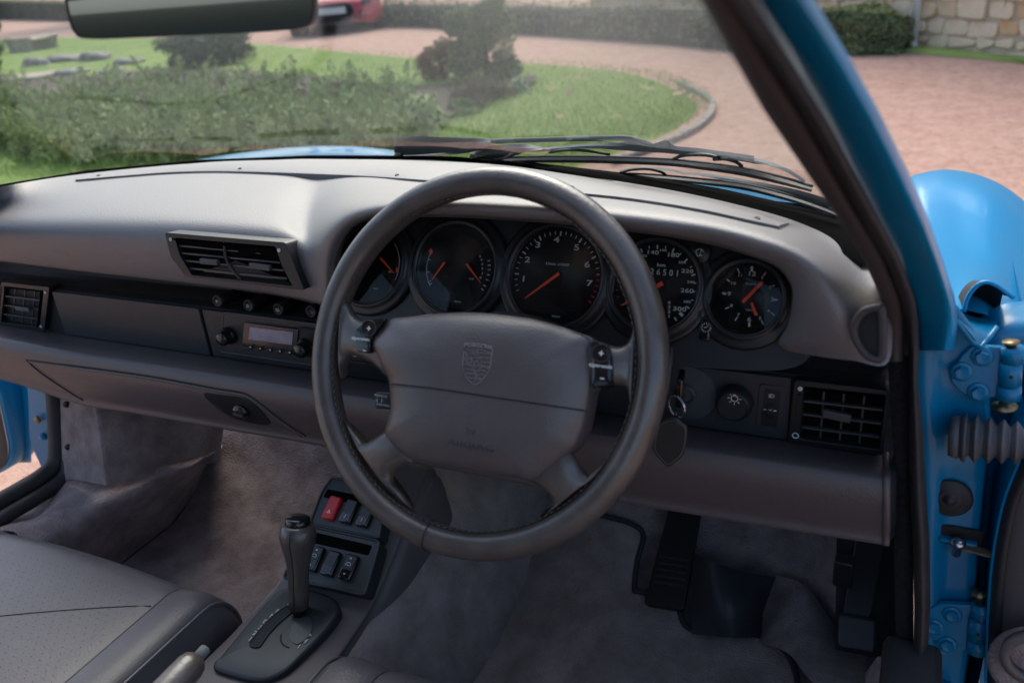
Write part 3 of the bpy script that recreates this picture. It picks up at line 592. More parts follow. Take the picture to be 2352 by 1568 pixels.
# keys
ky = thing('car_keys', ig+Vector((-.01, -.04, -.03)), 'key in the ignition with split ring and black leather fob', 'keys')
kc = ig+Vector((0, -.012, 0)); mk('key_bow', *boxg(WY(1563, 892, .765), (.0035, 0, 0), (.002, -.0135, 0), (.001, 0, .017)), m_gls, ky, bevel=.0025)
mk('key_shaft', *boxg(kc+Vector((-.002, .004, 0)), (.001, 0, 0), (0, .014, 0), (0, 0, .004)), m_brs, ky)
c = WY(1555, 932, .735); mk('key_ring', *ring(c, .0115, .0007, seg=36, X=Vector((.85, -.5, 0)).normalized()), m_chr, ky); mk('key_ring', *ring(c+Vector((0, -.001, -.0008)), .0115, .0006, seg=36, X=Vector((.8, -.55, .1)).normalized()), m_chr, ky)
fp = Pl(WY(1545, 1010, .712), (.1, -1, .1))
fo = cr([fp.at(u, v) for u, v in [(1526,963),(1552,959),(1566,970),(1578,982),(1577,1012),(1569,1045),(1552,1062),(1533,1073),(1515,1056),(1500,1034),(1504,1000),(1512,975)]], 48, True)
fob = mk('key_fob', *prismg(fo, fp.n, .007), m_blk, ky, bevel=.002)
ce = sum(fo, Vector())/48; mk('fob_stitching', *tubeg([ce+(p-ce)*.88+fp.n*.0004 for p in fo], .0004, 4, True), m_sti, fob)
mk('fob_loop', *boxg(WY(1552, 955, .722), (.0015, 0, 0), (0, .002, 0), (0, 0, .006)), m_blk, ky)
# =================================================================== CONSOLE, LEVERS
con = thing('centre_console', (-.635, .62, .22), 'grey centre console with black switch panels and shifter plate', 'console')
cpn = Vector((0, -.53, .85)).normalized(); CPp = Pl((-.64, .70, .447), cpn); cux = Vector((1, 0, 0)); cuy = cpn.cross(cux)*-1
if cuy.z < 0: cuy = -cuy
# body: cross sections from the rear forward
def sec(y, zt, xl, xr, zb=.2, fl=.03): return [Vector((xl-fl, y, zb)), Vector((xl-fl*.4, y, zt-.05)), Vector((xl, y, zt-.012)), Vector((xl+.008, y, zt-.002)), Vector(((xl+xr)/2, y, zt)), Vector((xr-.008, y, zt-.002)), Vector((xr, y, zt-.012)), Vector((xr+fl*.4, y, zt-.05)), Vector((xr+fl, y, zb))]
secs = [sec(.02, .36, -.725, -.555), sec(.30, .375, -.725, -.555), sec(.46, .388, -.72, -.555), sec(.60, .398, -.71, -.56), sec(.655, .408, -.708, -.562), sec(.72, .445, -.705, -.562), sec(.79, .485, -.70, -.565), sec(.83, .50, -.70, -.565)]
secs.append([p+Vector((0, .02, -.05)) for p in secs[-1]]); secs.append([p+Vector((0, .06, -.28)) for p in secs[-2]])
V, Fc = loft(secs, 60, 60); cvb = bvh_of(V, Fc)
mk('console_body', V, Fc, m_cns, con)
def cpanel(px, name, lift, d, m, parent, r=.004, b=.001): return mk(name, *prismg(rrect([CPp.at(u, v, lift) for u, v in px], r, 5), cpn, d), m, parent, bevel=b)
up_ = [(762,1096),(872,1118),(882,1172),(871,1236),(712,1202),(738,1132)]; lo__ = [(710,1207),(873,1242),(866,1272),(838,1366),(650,1326),(682,1264)]
for px, hood, sws in ((up_, [(752,1122),(868,1146),(860,1166),(742,1141)], [(765,1168,m_hz,'tri'),(804,1176,m_gat,'l'),(842,1184,m_gat,'i')]), (lo__, [(706,1217),(855,1252),(846,1275),(697,1241)], [(725,1284,m_gat,'roof'),(762,1295,m_gat,''),(803,1304,m_gat,'roof')])):
    pn = cpanel(px, 'switch_plate', .012, .03, m_gat, con, .006, .0015)
    cpanel(hood, 'plate_dark_patch', .0125, .004, m_frit, pn, .003, .0004)  # flat near-black plate, shade under the hood put into colour
    O = rrect([CPp.at(u, v, .0125) for u, v in px], .006, 5); mk('plate_rim', *tubeg(O, .0018, 6, True), m_gat, pn)
    for u, v, m, sym in sws:
        c = CPp.at(u, v, .0125)
        s_ = mk('hazard_switch' if m is m_hz else 'rocker_switch', *boxg(c, cux*.0092, cuy*.0165, cpn*.006), m if m is m_hz else m_gls, pn, bevel=.0022)
        cpt = c+cpn*.0062; mk('switch_face', *prismg(rrect([cpt+cux*a+cuy*b for a, b in [(-.0075,.0145),(.0075,.0145),(.0075,-.004),(-.0075,-.004)]], .002, 3), cpn+cuy*.12, .001), m if m is m_hz else m_gat, s_, smooth=False)
        L_ = lambda a, b: cpt+cux*a+cuy*b+cpn*.0006
        if sym == 'tri': mk('warning_triangle', *prismg([L_(-.004, -.009), L_(.004, -.009), L_(0, -.003)], cpn, .0004), mat('pink print', (.8, .35, .33), .5), s_, smooth=False)
        elif sym == 'roof': mk('switch_symbol', *join([prismg([L_(-.0018, .010), L_(.0018, .010), L_(0, .0125)], cpn, .0004), prismg([L_(-.0018, -.009), L_(.0018, -.009), L_(0, -.0115)], cpn, .0004), ring(L_(0, .001), .0042, .0005, .3, pi-.3, 8, X=cux, Z=cuy), dash_line(L_(-.004, .0015), L_(.004, .0015), .0005)]), m_gry, s_, smooth=False)
        elif sym: mk('switch_symbol', *join([dash_line(L_(0, -.011), L_(0, -.006), .0006), dash_line(L_(-.002 if sym == 'l' else 0, -.009), L_(0, -.009), .0005)]), m_gry, s_, smooth=False)
# shifter plate
pp = Pl((-.64, .57, .4035), (0, -.12, 1)); px_, py_ = Vector((1, 0, 0)), Vector((0, 1, .12)).normalized()
po = [(659,1352),(690,1352),(720,1357),(765,1373),(782,1398),(768,1427),(735,1466),(693,1509),(660,1540),(618,1562),(585,1564),(550,1557),(497,1540),(492,1524),(508,1509),(560,1446),(611,1386),(638,1360)]
O = cr([pp.at(u, v) for u, v in po], 90, True); ce = sum(O, Vector())/90
rows = [[p-pp.n*.03 for p in O], [p for p in O], [ce+(p-ce)*.985+pp.n*.0018 for p in O], [ce+(p-ce)*.93+pp.n*.003 for p in O], [ce+(p-ce)*.7+pp.n*.0045 for p in O], [ce+(p-ce)*.35+pp.n*.005 for p in O]]
V, Fc = grid(rows, closeu=True); Fc.append(tuple(range(450, 540))); sbv = bvh_of(V, Fc)
spl = mk('shifter_plate', V, Fc, m_gat, con)
def sgroove(pts, r, m, name, lift=-.001, flat=.35):
    P = castpath(sbv, pts, 30, 0); return mk(name, *tubeg([p+pp.n*lift for p in P], r, 12, flat=1, upv=pp.n) if flat == 1 else tubeg([p for p in P], [r]*len(P), 10, flat=1), m, spl)
def slot(pts, wd, m, name, h=.0006):
    P = castpath(sbv, pts, 26, 0); L_ = []; R_ = []
    for i, p in enumerate(P):
        t = (P[min(i+1, 25)]-P[max(i-1, 0)]).normalized(); s = pp.n.cross(t); k = min(1, sqrt(max(0, min(i+.4, 25.4-i))/3)); L_.append(p+s*wd*k+pp.n*h); R_.append(p-s*wd*k+pp.n*h)
    return mk(name, *prismg(L_+R_[::-1], pp.n, .0009), m, spl, smooth=False), L_+R_[::-1]
sl_, ring_ = slot([(674,1392),(640,1418),(610,1448),(590,1475),(582,1486)], .0078, m_mat, 'selector_slot', .0012)
s2, r2 = slot([(682,1425),(694,1438),(690,1455),(668,1468)], .0125, mat('selector wear', (.04, .046, .05), .35), 'tip_gate', .0008)
mk('gate_edge', *tubeg(castpath(sbv, [(668,1422),(686,1421),(702,1431),(708,1444)], 16, -.0008), .0012, 6), m_gat, spl); mk('gate_edge', *tubeg(castpath(sbv, [(646,1457),(645,1470),(652,1481),(664,1487)], 16, -.0002), .0011, 6), m_mat, spl)
mk('slot_edge', *tubeg([p+pp.n*.0002 for p in ring_], .0008, 5, True), m_blk, spl)
for s, u, v in [('P',666,1386),('R',638,1404),('N',626,1415),('D',610,1428),('3',598,1441),('2',586,1454),('1',575,1468),('+',712,1459),('M',700,1472),('I',687,1485)]:
    p = cast(sbv, u, v, 0)
    if p: text(s, p+pp.n*.0005, px_, py_, .006, m_gry, spl, 'gear_letter', 1.1, lift=.0002, bold=.02)
# gear lever
gl_ = thing('gear_lever', WX(684, 1392, -.635), 'grey leather gear lever with glossy black top button in the console', 'gear lever')
kt, kb2 = WX(684, 1192, -.635), WX(686, 1394, -.635); ax = (kt-kb2); Ln = ax.length; ax.normalize()
prof = [(.0125, .0), (.0128, .02), (.0130, .04), (.0140, .052), (.0170, .066), (.0205, .078), (.0222, .087), (.0220, .095), (.0190, .1015), (.0165, .1030), (.0160, .1030)]
k_ = Ln/.1085; mk('grip', *lathe([(r, h*k_) for r, h in prof], kb2, ax, 32), m_rim, gl_)
mk('top_button', *lathe([(.0150, .101*k_), (.0155, .105*k_), (.0150, .1095*k_), (.012, .1115*k_), (0, .112*k_)], kb2, ax, 32), m_gls, gl_, auto=60)
mk('shaft', *lathe([(.0075, -.03), (.0075, .01), (.011, .012)], kb2, ax, 16), m_blk, gl_)
mk('grip_seam', *tubeg([kb2+ax*(h*k_)+ax.cross(Vector((1, .25, 0))).normalized()*(r+.0002)*-1 for r, h in prof[:-2]], .0006, 4), m_blk, gl_)
# handbrake
hbk = thing('handbrake_lever', WX(420, 1545, -.62), 'grey leather handbrake grip with chrome release button between the seats', 'handbrake')
a, b = WX(452, 1512, -.62), Vector((-.63, .20, .462)); dr = (b-a).normalized()
mk('grip', *tubeg([a-dr*.001, a+dr*.003, a+dr*.01, a+dr*.05, a+dr*.12, b], [.009, .0135, .0155, .0175, .018, .017], 20), m_rim, hbk)
mk('release_button', *tubeg([a-dr*.014, a-dr*.0125, a+dr*.002], [.005, .0062, .0062], 16), m_wip, hbk)
# =================================================================== SEATS
m_perf = mat('perforated seat leather', (.105, .095, .102), .44, bump=('v', 380, .22, .001), var=(.088, .08, .086), vs=10)
def seat(xc, zf, yf, label):
    st = thing('front_seat', (xc, .2, .2), label, 'seat', 'leather front seats')
    def zt(s, y):
        a = abs(s); back = max(0, (.35-y))*.10
        bol = .009*math.exp(-((a-.225)/.030)**2)*min(1, max(0, (yf-.0-y)/.10+.55))
        z = zf-.012*(s/.2)**2-back+bol - (.003*math.exp(-((a-.183)/.006)**2))
        return z
    def surf(s0, s1, ns, yb, nose=True, k=1):
        rows = []
        ys = [yb+(yf-.05-yb)*i/22 for i in range(23)]
        for y in ys: rows.append([Vector((xc+s, y, zt(s, y))) for s in np.linspace(s0, s1, ns)])
        for a in (12, 26, 40, 54, 68, 82, 98):
            a = D(a); rows.append([Vector((xc+s, yf-.05+.05*sin(a), zt(s, yf-.05)-.062*(1-cos(a)))) for s in np.linspace(s0, s1, ns)])
        rows.append([p+Vector((0, -.015, -.12)) for p in rows[-1]]); return rows
    cen = surf(-.182, .182, 30, -.12); V, Fc = grid(cen); cvb = bvh_of(V, Fc)
    mk('cushion', V, Fc, m_perf, st)
    for sg in (-1, 1):
        rows = []
        base = surf(.184*sg, .238*sg, 12, -.12)
        for r in base:
            e = r[-1]; f = Vector((sg, 0, 0))
            rows.append(r+[e+f*.008+Vector((0, -.001, -.006)), e+f*.0125+Vector((0, -.002, -.016)), e+f*.015+Vector((0, -.003, -.04)), e+f*.016+Vector((0, -.01, -.10)), e+f*.008+Vector((0, -.012, -.20))])
        b = mk('side_bolster', *grid(rows), m_seat, st)
        mk('piping', *tubeg([r[12]+Vector((sg*.003, 0, .001)) for r in rows[:-1]], .0022, 6), m_seat, b)
        mk('seam', *tubeg([Vector((xc+.183*sg, p[0].y, p[0 if sg < 0 else -1].z-.0015)) for p in [[c[0], c[-1]] for c in cen[:-1]]], .0014, 5), m_cre, b)
    # perforations: punched rows on the insert
    hv = []; hf = []
    for i in range(25):
        for j in range(62):
            s = -.165+i*.01375; y = yf-.065-j*.0085
            if abs(((s*1.1+y*1.0) % .085)-.0) < .006: continue
            p = Vector((xc+s+(.0068 if j % 2 else 0), y, zt(s, y)+.0004)); k = len(hv)
            if p.y < -.1: continue
            for t in range(5): hv.append(p+Vector((cos(t*1.2566)*.0007, sin(t*1.2566)*.0007, 0)))
            hf.append(tuple(range(k, k+5)))
    mk('perforation', hv, hf, m_mat, st, smooth=False, kind='stuff')
    for q in (0, 1, 2, 3): 
        pth = []
        for s in np.linspace(-.18, .18, 20):
            y = yf-.17-q*.16+s*.55
            if -.1 < y < yf-.05: pth.append(Vector((xc+s, y, zt(s, y)+.0001)))
        mk('quilt_seam', *tubeg(pth, .0009, 4), m_cre, st)
    # base and backrest
    mk('seat_base', *boxg((xc, .18, .28), (.20, 0, 0), (0, .30, 0), (0, 0, .05)), m_mat, st)
    rows = []
    for h, wd, th, yb in [(0, .20, .05, -.10), (.08, .235, .06, -.13), (.25, .24, .06, -.20), (.42, .22, .055, -.28), (.50, .16, .045, -.32), (.53, .12, .045, -.335), (.62, .125, .045, -.37), (.66, .10, .03, -.385)]:
        rows.append([Vector((xc+wd*(abs(cos(t))**.5)*(1 if cos(t) > 0 else -1), yb+th*sin(t), .40+h)) for t in np.linspace(0, 2*pi, 29)[:-1]])
    V, Fc = grid(rows, closeu=True); Fc.append(tuple(range(7*28, 8*28))); mk('backrest', V, Fc, m_seat, st)
seat(-1.0, .432, .605, 'passenger front seat, perforated grey leather with piped side bolster, left of the console')
seat(-.275, .462, .556, 'driver seat of smooth grey leather at the bottom edge below the steering wheel')
# =================================================================== FLOOR AND CARPET
flr = mk('car_floor', *grid([[Vector((x, y, z)) for x in np.linspace(-1.36, .03, 14)] for y, z in [(-1.3, .2), (.3, .2), (.8, .2), (.93, .225), (1.02, .27), (1.30, .56), (1.31, .62)]]), m_car, None, kind='structure')
fb = bvh_of([flr.matrix_basis.translation+v.co for v in flr.data.vertices], [tuple(p.vertices) for p in flr.data.polygons])
# tunnel
rows = []
for y, z in [(-.3, .38), (.3, .38), (.6, .39), (.85, .42), (1.0, .45), (1.32, .55)]:
    rows.append([Vector((-.64+a, y, b)) for a, b in [(-.15, .19), (-.125, z-.08), (-.09, z-.015), (-.05, z), (.05, z), (.09, z-.015), (.125, z-.08), (.165, .19)]])
V, Fc = loft(rows, 40, 40); mk('tunnel_carpet', V, Fc, m_mt2, None, kind='structure')
# passenger mat
pm = thing('floor_mat', (-.95, .9, .21), 'mauve grey carpet in the passenger footwell edged with dark piping', 'floor mat')
bd = [(350,1242),(400,1200),(440,1140),(470,1070),(500,985)]
lb = castpath(fb, bd, 20, .006); rbd = [Vector((-.775, p.y, p.z)) for p in lb]
ext = [Vector((lb[0].x, .3, .207))]; lb2 = ext+lb; rb2 = [Vector((-.775, .3, .207))]+rbd
V, Fc = grid([[a.lerp(b, k/20)+Vector((0, 0, .004)) for k in range(21)] for a, b in zip(lb2, rb2)]); mk('mat_pile', V, Fc, m_car, pm)
mk('mat_piping', *tubeg([p+Vector((0, 0, .004)) for p in lb2], .004, 8), m_pip, pm)
# sill and side carpets in the passenger footwell
P1 = [WX(-40, 1215, -1.30), WX(70, 1178, -1.29), WX(140, 1112, -1.285), WX(160, 1090, -1.27), WX(200, 1090, -1.22), WX(250, 1098, -1.18), WX(350, 1070, -1.15), WX(478, 1040, -1.13)]
P2 = [WZ(40, 1235, .375), WZ(130, 1195, .375), WZ(200, 1165, .375), WZ(265, 1140, .372), WZ(330, 1118, .37), WZ(390, 1095, .37), WZ(440, 1070, .38), WX(492, 1050, -1.11)]
P3 = [Vector((lb[0].x, .35, .2)), Vector((lb[0].x, .55, .2))]+[p-Vector((0, 0, .004)) for p in cr(lb, 6)]
P2b = [a.lerp(b, .3)+Vector((.02, 0, .012)) for a, b in zip(P2, P3)]
rows = [[p+Vector((-.03, 0, -.01)) for p in P1], P1, [a.lerp(b, .6)+Vector((0, 0, .004)) for a, b in zip(P1, P2)], P2, P2b, P3]
V, Fc = loft(rows, 60, 36)
V = [v+Vector((0, 0, .005*sin(v.x*60+v.y*22)*sin(v.y*31+2))) for v in V]
mk('sill_carpet', V, Fc, m_car, None, kind='structure')
ky1 = [[WX(134, 880, -1.30), WX(137, 960, -1.30), WX(142, 1050, -1.295), WX(146, 1120, -1.29)], [WX(150, 880, -1.27), WX(152, 960, -1.27), WX(156, 1040, -1.265), WX(160, 1100, -1.26)], [WX(205, 890, -1.19), WX(212, 960, -1.185), WX(222, 1040, -1.18), WX(232, 1112, -1.175)],
       [WX(225, 900, -1.165), WX(236, 960, -1.16), WX(248, 1040, -1.155), WX(256, 1112, -1.15)], [WX(330, 920, -1.14), WX(340, 970, -1.135), WX(350, 1020, -1.13), WX(360, 1085, -1.125)], [WX(520, 940, -1.12), WX(515, 975, -1.115), WX(510, 1010, -1.11), WX(505, 1060, -1.10)]]
V, Fc = loft(ky1, 20, 40); mk('kick_panel', V, Fc, m_car, None, kind='structure')
for u, v in [(153, 928), (157, 1026)]: mk('trim_stud', *lathe([(.005, -.002), (.006, .001), (0, .002)], WX(u, v, -1.262), (.7, -.7, 0), 14), m_blk, dash)
# driver mat with a notch round the brake pedal
dm = thing('floor_mat', (-.3, .75, .22), 'grey brown driver floor mat with piped edge notched round the brake pedal', 'floor mat')
mo = [(1195,1285),(1182,1340),(1165,1385),(1120,1450),(1085,1500),(1030,1568),(1010,1620),(1800,1760),(1830,1640),(1828,1570),(1808,1520),(1780,1495),(1720,1470),(1600,1462),(1570,1445),(1555,1400),(1530,1384),(1470,1374),(1458,1366),(1465,1300),(1478,1245),(1455,1220),(1400,1203),(1330,1190),(1250,1200)]
def clampf(p): return p
mp = [cast(fb, u, v) for u, v in mo]; mp = [Vector((p.x, p.y, .214 if p.y < .86 else p.z+.012)) for p in mp]
mo3 = cr(mp, 130, True)
bm = bmesh.new(); vs = [bm.verts.new(p) for p in mo3]; bm.faces.new(vs); bmesh.ops.triangulate(bm, faces=bm.faces[:]); 
V = [v.co.copy() for v in bm.verts]; Fc = [tuple(x.index for x in f.verts) for f in (bm.verts.index_update() or bm.faces)]; bm.free()
n0 = len(V); Fc2 = Fc+[(i, (i+1) % n0, n0+(i+1) % n0, n0+i) for i in range(n0)]
mk('mat_pile', V+[p-Vector((0, 0, .010)) for p in V], Fc2, m_mt2, dm, auto=50)
mk('mat_piping', *tubeg([p+Vector((0, 0, .001)) for p in mo3], .0042, 8, True), m_pip, dm)
# pedals
def pedal(name, px, y0, y1, label, ribs=0, m=m_mat):
    q = [WY(px[0][0], px[0][1], y1), WY(px[1][0], px[1][1], y1), WY(px[2][0], px[2][1], y0), WY(px[3][0], px[3][1], y0)]
    n = (q[1]-q[0]).cross(q[2]-q[1]).normalized()
    if n.y > 0: n = -n
    t = thing(name, (q[2]+q[3])/2, label, 'pedal'); o = mk('pad', *prismg(rrect(q, .008, 4), n, .012), m_blk, t, bevel=.002)
    for i in range(ribs): a, b = bil(q, .1, .78-i*.06), bil(q, .9, .78-i*.06); mk('rib', *boxg((a+b)/2+n*.001, (b-a)/2, n*.0012, n.cross((b-a).normalized())*.0016), m_fas, t, smooth=False)
    return t, q, n
t, q, n = pedal('brake_pedal', [(1540,1150),(1612,1165),(1570,1402),(1478,1388)], .93, 1.06, 'wide black brake pedal standing in the notch of the driver mat', 5)
mk('pedal_arm', *tubeg([(q[0]+q[1])/2-n*.004, (q[0]+q[1])/2+Vector((0, .04, .12))], .014, 10), m_mat, t)
t, q, n = pedal('accelerator_pedal', [(1968,1225),(2035,1240),(2000,1420),(1935,1412)], .90, .98, 'long narrow black accelerator pedal against the sill side', 0)
mk('pedal_plate', *prismg(rrect([WY(1926,1408,.895), WY(2012,1424,.895), WY(2010,1500,.865), WY(1922,1486,.865)], .006, 4), (0, -1, .4), .02), m_gat, t, bevel=.004)
mk('pedal_box', *prismg([WY(1922,1205,.99), WY(2075,1232,.99), WY(2060,1520,.89), WY(1918,1490,.89)], (0, -1, .4), .02), m_mat, t, smooth=False)
mk('hinge_block', *boxg(WY(1938, 1310, .93), (.012, 0, 0), (0, .01, 0), (0, 0, .02)), m_blk, t, bevel=.003)
# leather gaiter between the pedals and black pedal board
gt_ = thing('pedal_gaiter', WY(1680, 1400, .9), 'dark grey leather gaiter between the brake and accelerator pedals', 'gaiter')
g0 = [WY(1592,1270,1.0), WY(1588,1340,.96), WY(1586,1400,.93), WY(1590,1455,.90)]; g1 = [WY(1640,1290,.96), WY(1650,1360,.92), WY(1660,1410,.90), WY(1660,1462,.89)]; g2 = [WY(1700,1310,.97), WY(1715,1370,.935), WY(1715,1410,.92), WY(1705,1464,.90)]; g3 = [WY(1782,1325,1.0), WY(1765,1370,.98), WY(1752,1410,.96), WY(1750,1462,.93)]
mk('leather', *loft([g0, g1, g2, g3], 16, 24), m_fas, gt_)
mk('pedal_board', *grid([[WY(1290,1180,1.16), WY(1470,1180,1.12), WY(1600,1195,1.12), WY(1705,1195,1.10)], [WY(1440,1300,1.07), WY(1500,1310,1.06), WY(1590,1320,1.04), WY(1700,1290,1.05)], [WY(1455,1380,.985), WY(1500,1395,.97), WY(1590,1420,.96), WY(1640,1330,1.0)]]), m_mat, gt_)
# carpet lump right of gaiter
c0 = [WY(1782,1320,1.02), WY(1760,1370,.99), WY(1748,1410,.97), WY(1745,1475,.92)]; c1 = [WY(1850,1345,1.0), WY(1850,1400,.95), WY(1830,1450,.91), WY(1810,1500,.87)]; c2 = [WY(1930,1450,.95), WY(1925,1480,.92), WY(1900,1510,.88), WY(1870,1568,.80)]
c3 = [WY(1990,1500,.93), WY(1990,1530,.90), WY(1990,1568,.84), WY(1990,1640,.74)]
mk('footwell_carpet', *loft([c0, c1, c2, c3], 24, 30), m_car, None, kind='structure')
mk('footwell_side_carpet', *loft([[WY(1700,1170,1.12), WY(1705,1230,1.09), WY(1720,1300,1.05), WY(1780,1345,1.02)], [WY(1820,1190,1.10), WY(1830,1260,1.06), WY(1860,1350,1.02), WY(1930,1450,.97)], [WY(1930,1215,1.05), WY(1925,1320,1.0), WY(1920,1420,.97), WY(1925,1490,.94)]], 24, 24), m_car, None, kind='structure')
mk('sill_carpet', *grid([[Vector((-.01, -.9, .21)), Vector((-.01, .4, .21)), Vector((.0, .9, .21))], [Vector((.02, -.9, .34)), Vector((.02, .4, .34)), Vector((.025, .84, .34))], [Vector((.06, -.9, .35)), Vector((.06, .4, .35)), Vector((.065, .84, .35))]]), m_car, None, kind='structure')
# =================================================================== CAR BODY
car = thing('sports_car', (-.64, .6, 0), 'bright blue sports car body with open doors, seen from inside past its windscreen pillar', 'car')
YT = [(-400,.13),(-120,.25),(0,.301),(100,.348),(256,.411),(511,.548),(682,.686),(740,.735),(800,.752),(1568,.752),(1900,.75)]
def strip_(name, L, R, bulge, matl, n=60, nx=9, d0=0, parent=car, v0=-300, v1=None, shape=1.0, backs=True):
    v1 = v1 or max(L[-1][0], R[-1][0]); rows = []
    for i in range(n):
        v = v0+(v1-v0)*i/(n-1); a, b = ip(L, v), ip(R, v); y = ip(YT, v); r = []
        for k in range(nx):
            s = k/(nx-1); r.append(WY(a+(b-a)*s, v, y+d0-bulge*sin(pi*s)**shape))
        if backs: dd = [ray(a, v).normalized()*.03, ray(b, v).normalized()*.03]; r = [r[0]+dd[0]]+r+[r[-1]+dd[1]]
        rows.append(r)
    return mk(name, *grid(rows), matl, parent, auto=60)
tL = [(-300,1460),(-120,1545),(0,1608),(256,1755),(511,1932),(600,1985),(682,2022),(740,2034),(830,2036)]; tR = [(-300,1532),(-120,1612),(0,1672),(256,1832),(511,1978),(600,2030),(682,2064),(740,2074),(830,2077)]
rL = [(-300,1536),(-120,1616),(0,1676),(256,1838),(511,1984),(600,2036),(682,2068),(740,2080),(801,2086),(874,2088),(1003,2088),(1146,2090),(1243,2096),(1395,2100),(1568,2096),(1700,2080)]
rR = [(-300,1586),(-120,1664),(0,1727),(256,1887),(511,2025),(600,2070),(682,2101),(740,2110),(801,2112),(874,2109),(1003,2122),(1146,2129),(1243,2135),(1395,2137),(1568,2127),(1700,2105)]
bR = [(-300,1700),(-120,1795),(0,1870),(130,1950),(256,2020),(390,2085),(511,2137),(600,2168),(682,2193),(720,2199),(760,2200),(800,2190)]
strip_('windscreen_frame_backing', [(v, u+6) for v, u in tL], [(v, u-12) for v, u in bR[:-3]]+[(830, 2100)], 0, m_blk, d0=.075)
strip_('pillar_trim', tL, tR, .010, m_trim, v1=830, shape=.6)
strip_('door_seal', rL, rR, .016, m_rub, n=110, v1=1700, shape=.7)
rows = []
for i in range(60):
    v = -300+1105*i/59; a, b = ip(rR, v), ip(bR, v); y = ip(YT, v); r = []
    for s, dy in [(-.03, .05), (0, .038), (.1, .031), (.22, .025), (.4, .016), (.58, .008), (.70, .003), (.78, .002), (.85, .005), (.91, .014), (.96, .030), (.99, .055), (1.0, .10), (.98, .15)]: r.append(WY(a+(b-a)*s, v, y+dy*1.0))
    rows.append(r)
V, Fc = grid(rows); mk('windscreen_pillar', V, Fc, m_pnt, car)
# lower black seal/carpet zone left of the seal
kl = [(830,2038),(874,2042),(1040,2052),(1240,2053),(1400,2055),(1500,2060),(1560,2062),(1700,2050)]; kR = [(830,2090),(1243,2098),(1568,2098),(1700,2085)]
strip_('fuzzy_trim', kl, kR, .004, mat('black flock', (.016, .016, .018), .95, spec=.1, bump=('n', 500, 1, .003), var=(.028, .028, .03), vs=200), v0=815, v1=1700, d0=.012)
mk('sill_cap', *boxg(WY(2090, 1590, .70), (.028, 0, 0), (0, .06, 0), (0, 0, .018)), m_rub, car, bevel=.008)
# front door jamb (faces rearwards)
JY = [(690,.80),(800,.82),(1568,.82),(1800,.82)]
jl = [(700,2100),(760,2105),(874,2104),(1146,2120),(1568,2118),(1750,2100)]
jr = [(700,2195),(740,2225),(790,2262),(1000,2275),(1100,2262),(1250,2248),(1400,2238),(1500,2225),(1568,2214),(1750,2190)]
rows = []
for i in range(70):
    v = 700+1050*i/69; a, b = ip(jl, v), ip(jr, v); r = []
    for s, dy in [(0, .0), (.12, -.002), (.24, .0), (.34, .008), (.5, .010), (.8, .010), (.94, .011), (.985, .014), (1, .022), (1.02, .05), (1.04, .12), (1.05, .2)]:
        bump = -.004*math.exp(-((v-1065)/30)**2)*(s > .3 and s < .9)
        r.append(WY(a+(b-a)*s, v, ip(JY, v)+dy+bump))
    rows.append(r)
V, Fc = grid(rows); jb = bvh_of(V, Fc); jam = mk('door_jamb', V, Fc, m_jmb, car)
mk('jamb_inner_wall', *grid([[Vector((.135, y, z)) for y in (.86, 1.1, 1.3)] for z in (.18, .5, .72)]), m_jmb, car)
# seam ledge and flange near the wing root
mk('cowl_flange', *loft([[WY(2186,722,.78), WY(2215,750,.80), WY(2240,780,.815), (WY(2252,800,.82))], [WY(2200,730,.84), WY(2230,742,.86), WY(2262,745,.87), WY(2290,745,.87)], [WY(2195,712,.9), WY(2240,728,.92), WY(2275,735,.93), WY(2300,738,.93)]], 16, 16), m_jmb, car)
mk('cowl_flange_edge', *tubeg([WY(2186,722,.778), WY(2210,755,.80), WY(2234,786,.81), WY(2252,797,.815), WY(2268,780,.82), (WY(2290,750,.83))], .0022, 6), m_jmb, car)
mk('hinge_post_top', *loft([[WY(2240,735,.93), WY(2300,700,.95), WY(2360,690,.97), WY(2460,680,1.0)], [WY(2240,780,.90), WY(2300,760,.90), WY(2360,752,.91), WY(2460,750,.93)], [WY(2240,860,.90), WY(2300,850,.90), WY(2360,850,.91), WY(2460,850,.93)]], 20, 20), m_jmb, car)
mk('hinge_post', *grid([[WY(2250, v, .92), WY(2310, v, .93), WY(2380, v, .98), WY(2470, v, 1.05)] for v in range(800, 1800, 60)]), m_jmb, car)
mk('rubber_plug', *lathe([(.021, -.001), (.0215, .002), (.019, .0035), (.013, .004), (.011, .0055), (.009, .006), (.006, .0055), (.0045, .009), (0, .010)], cast(jb, 2182, 1141, .003), (0, -1, .06), 32), m_rub, car)
mk('jamb_screw', *lathe([(.0035, 0), (.003, .002), (0, .0025)], cast(jb, 2113, 1172, 0) or WY(2113,1172,.8), (0, -1, 0), 12), m_jmb, car)
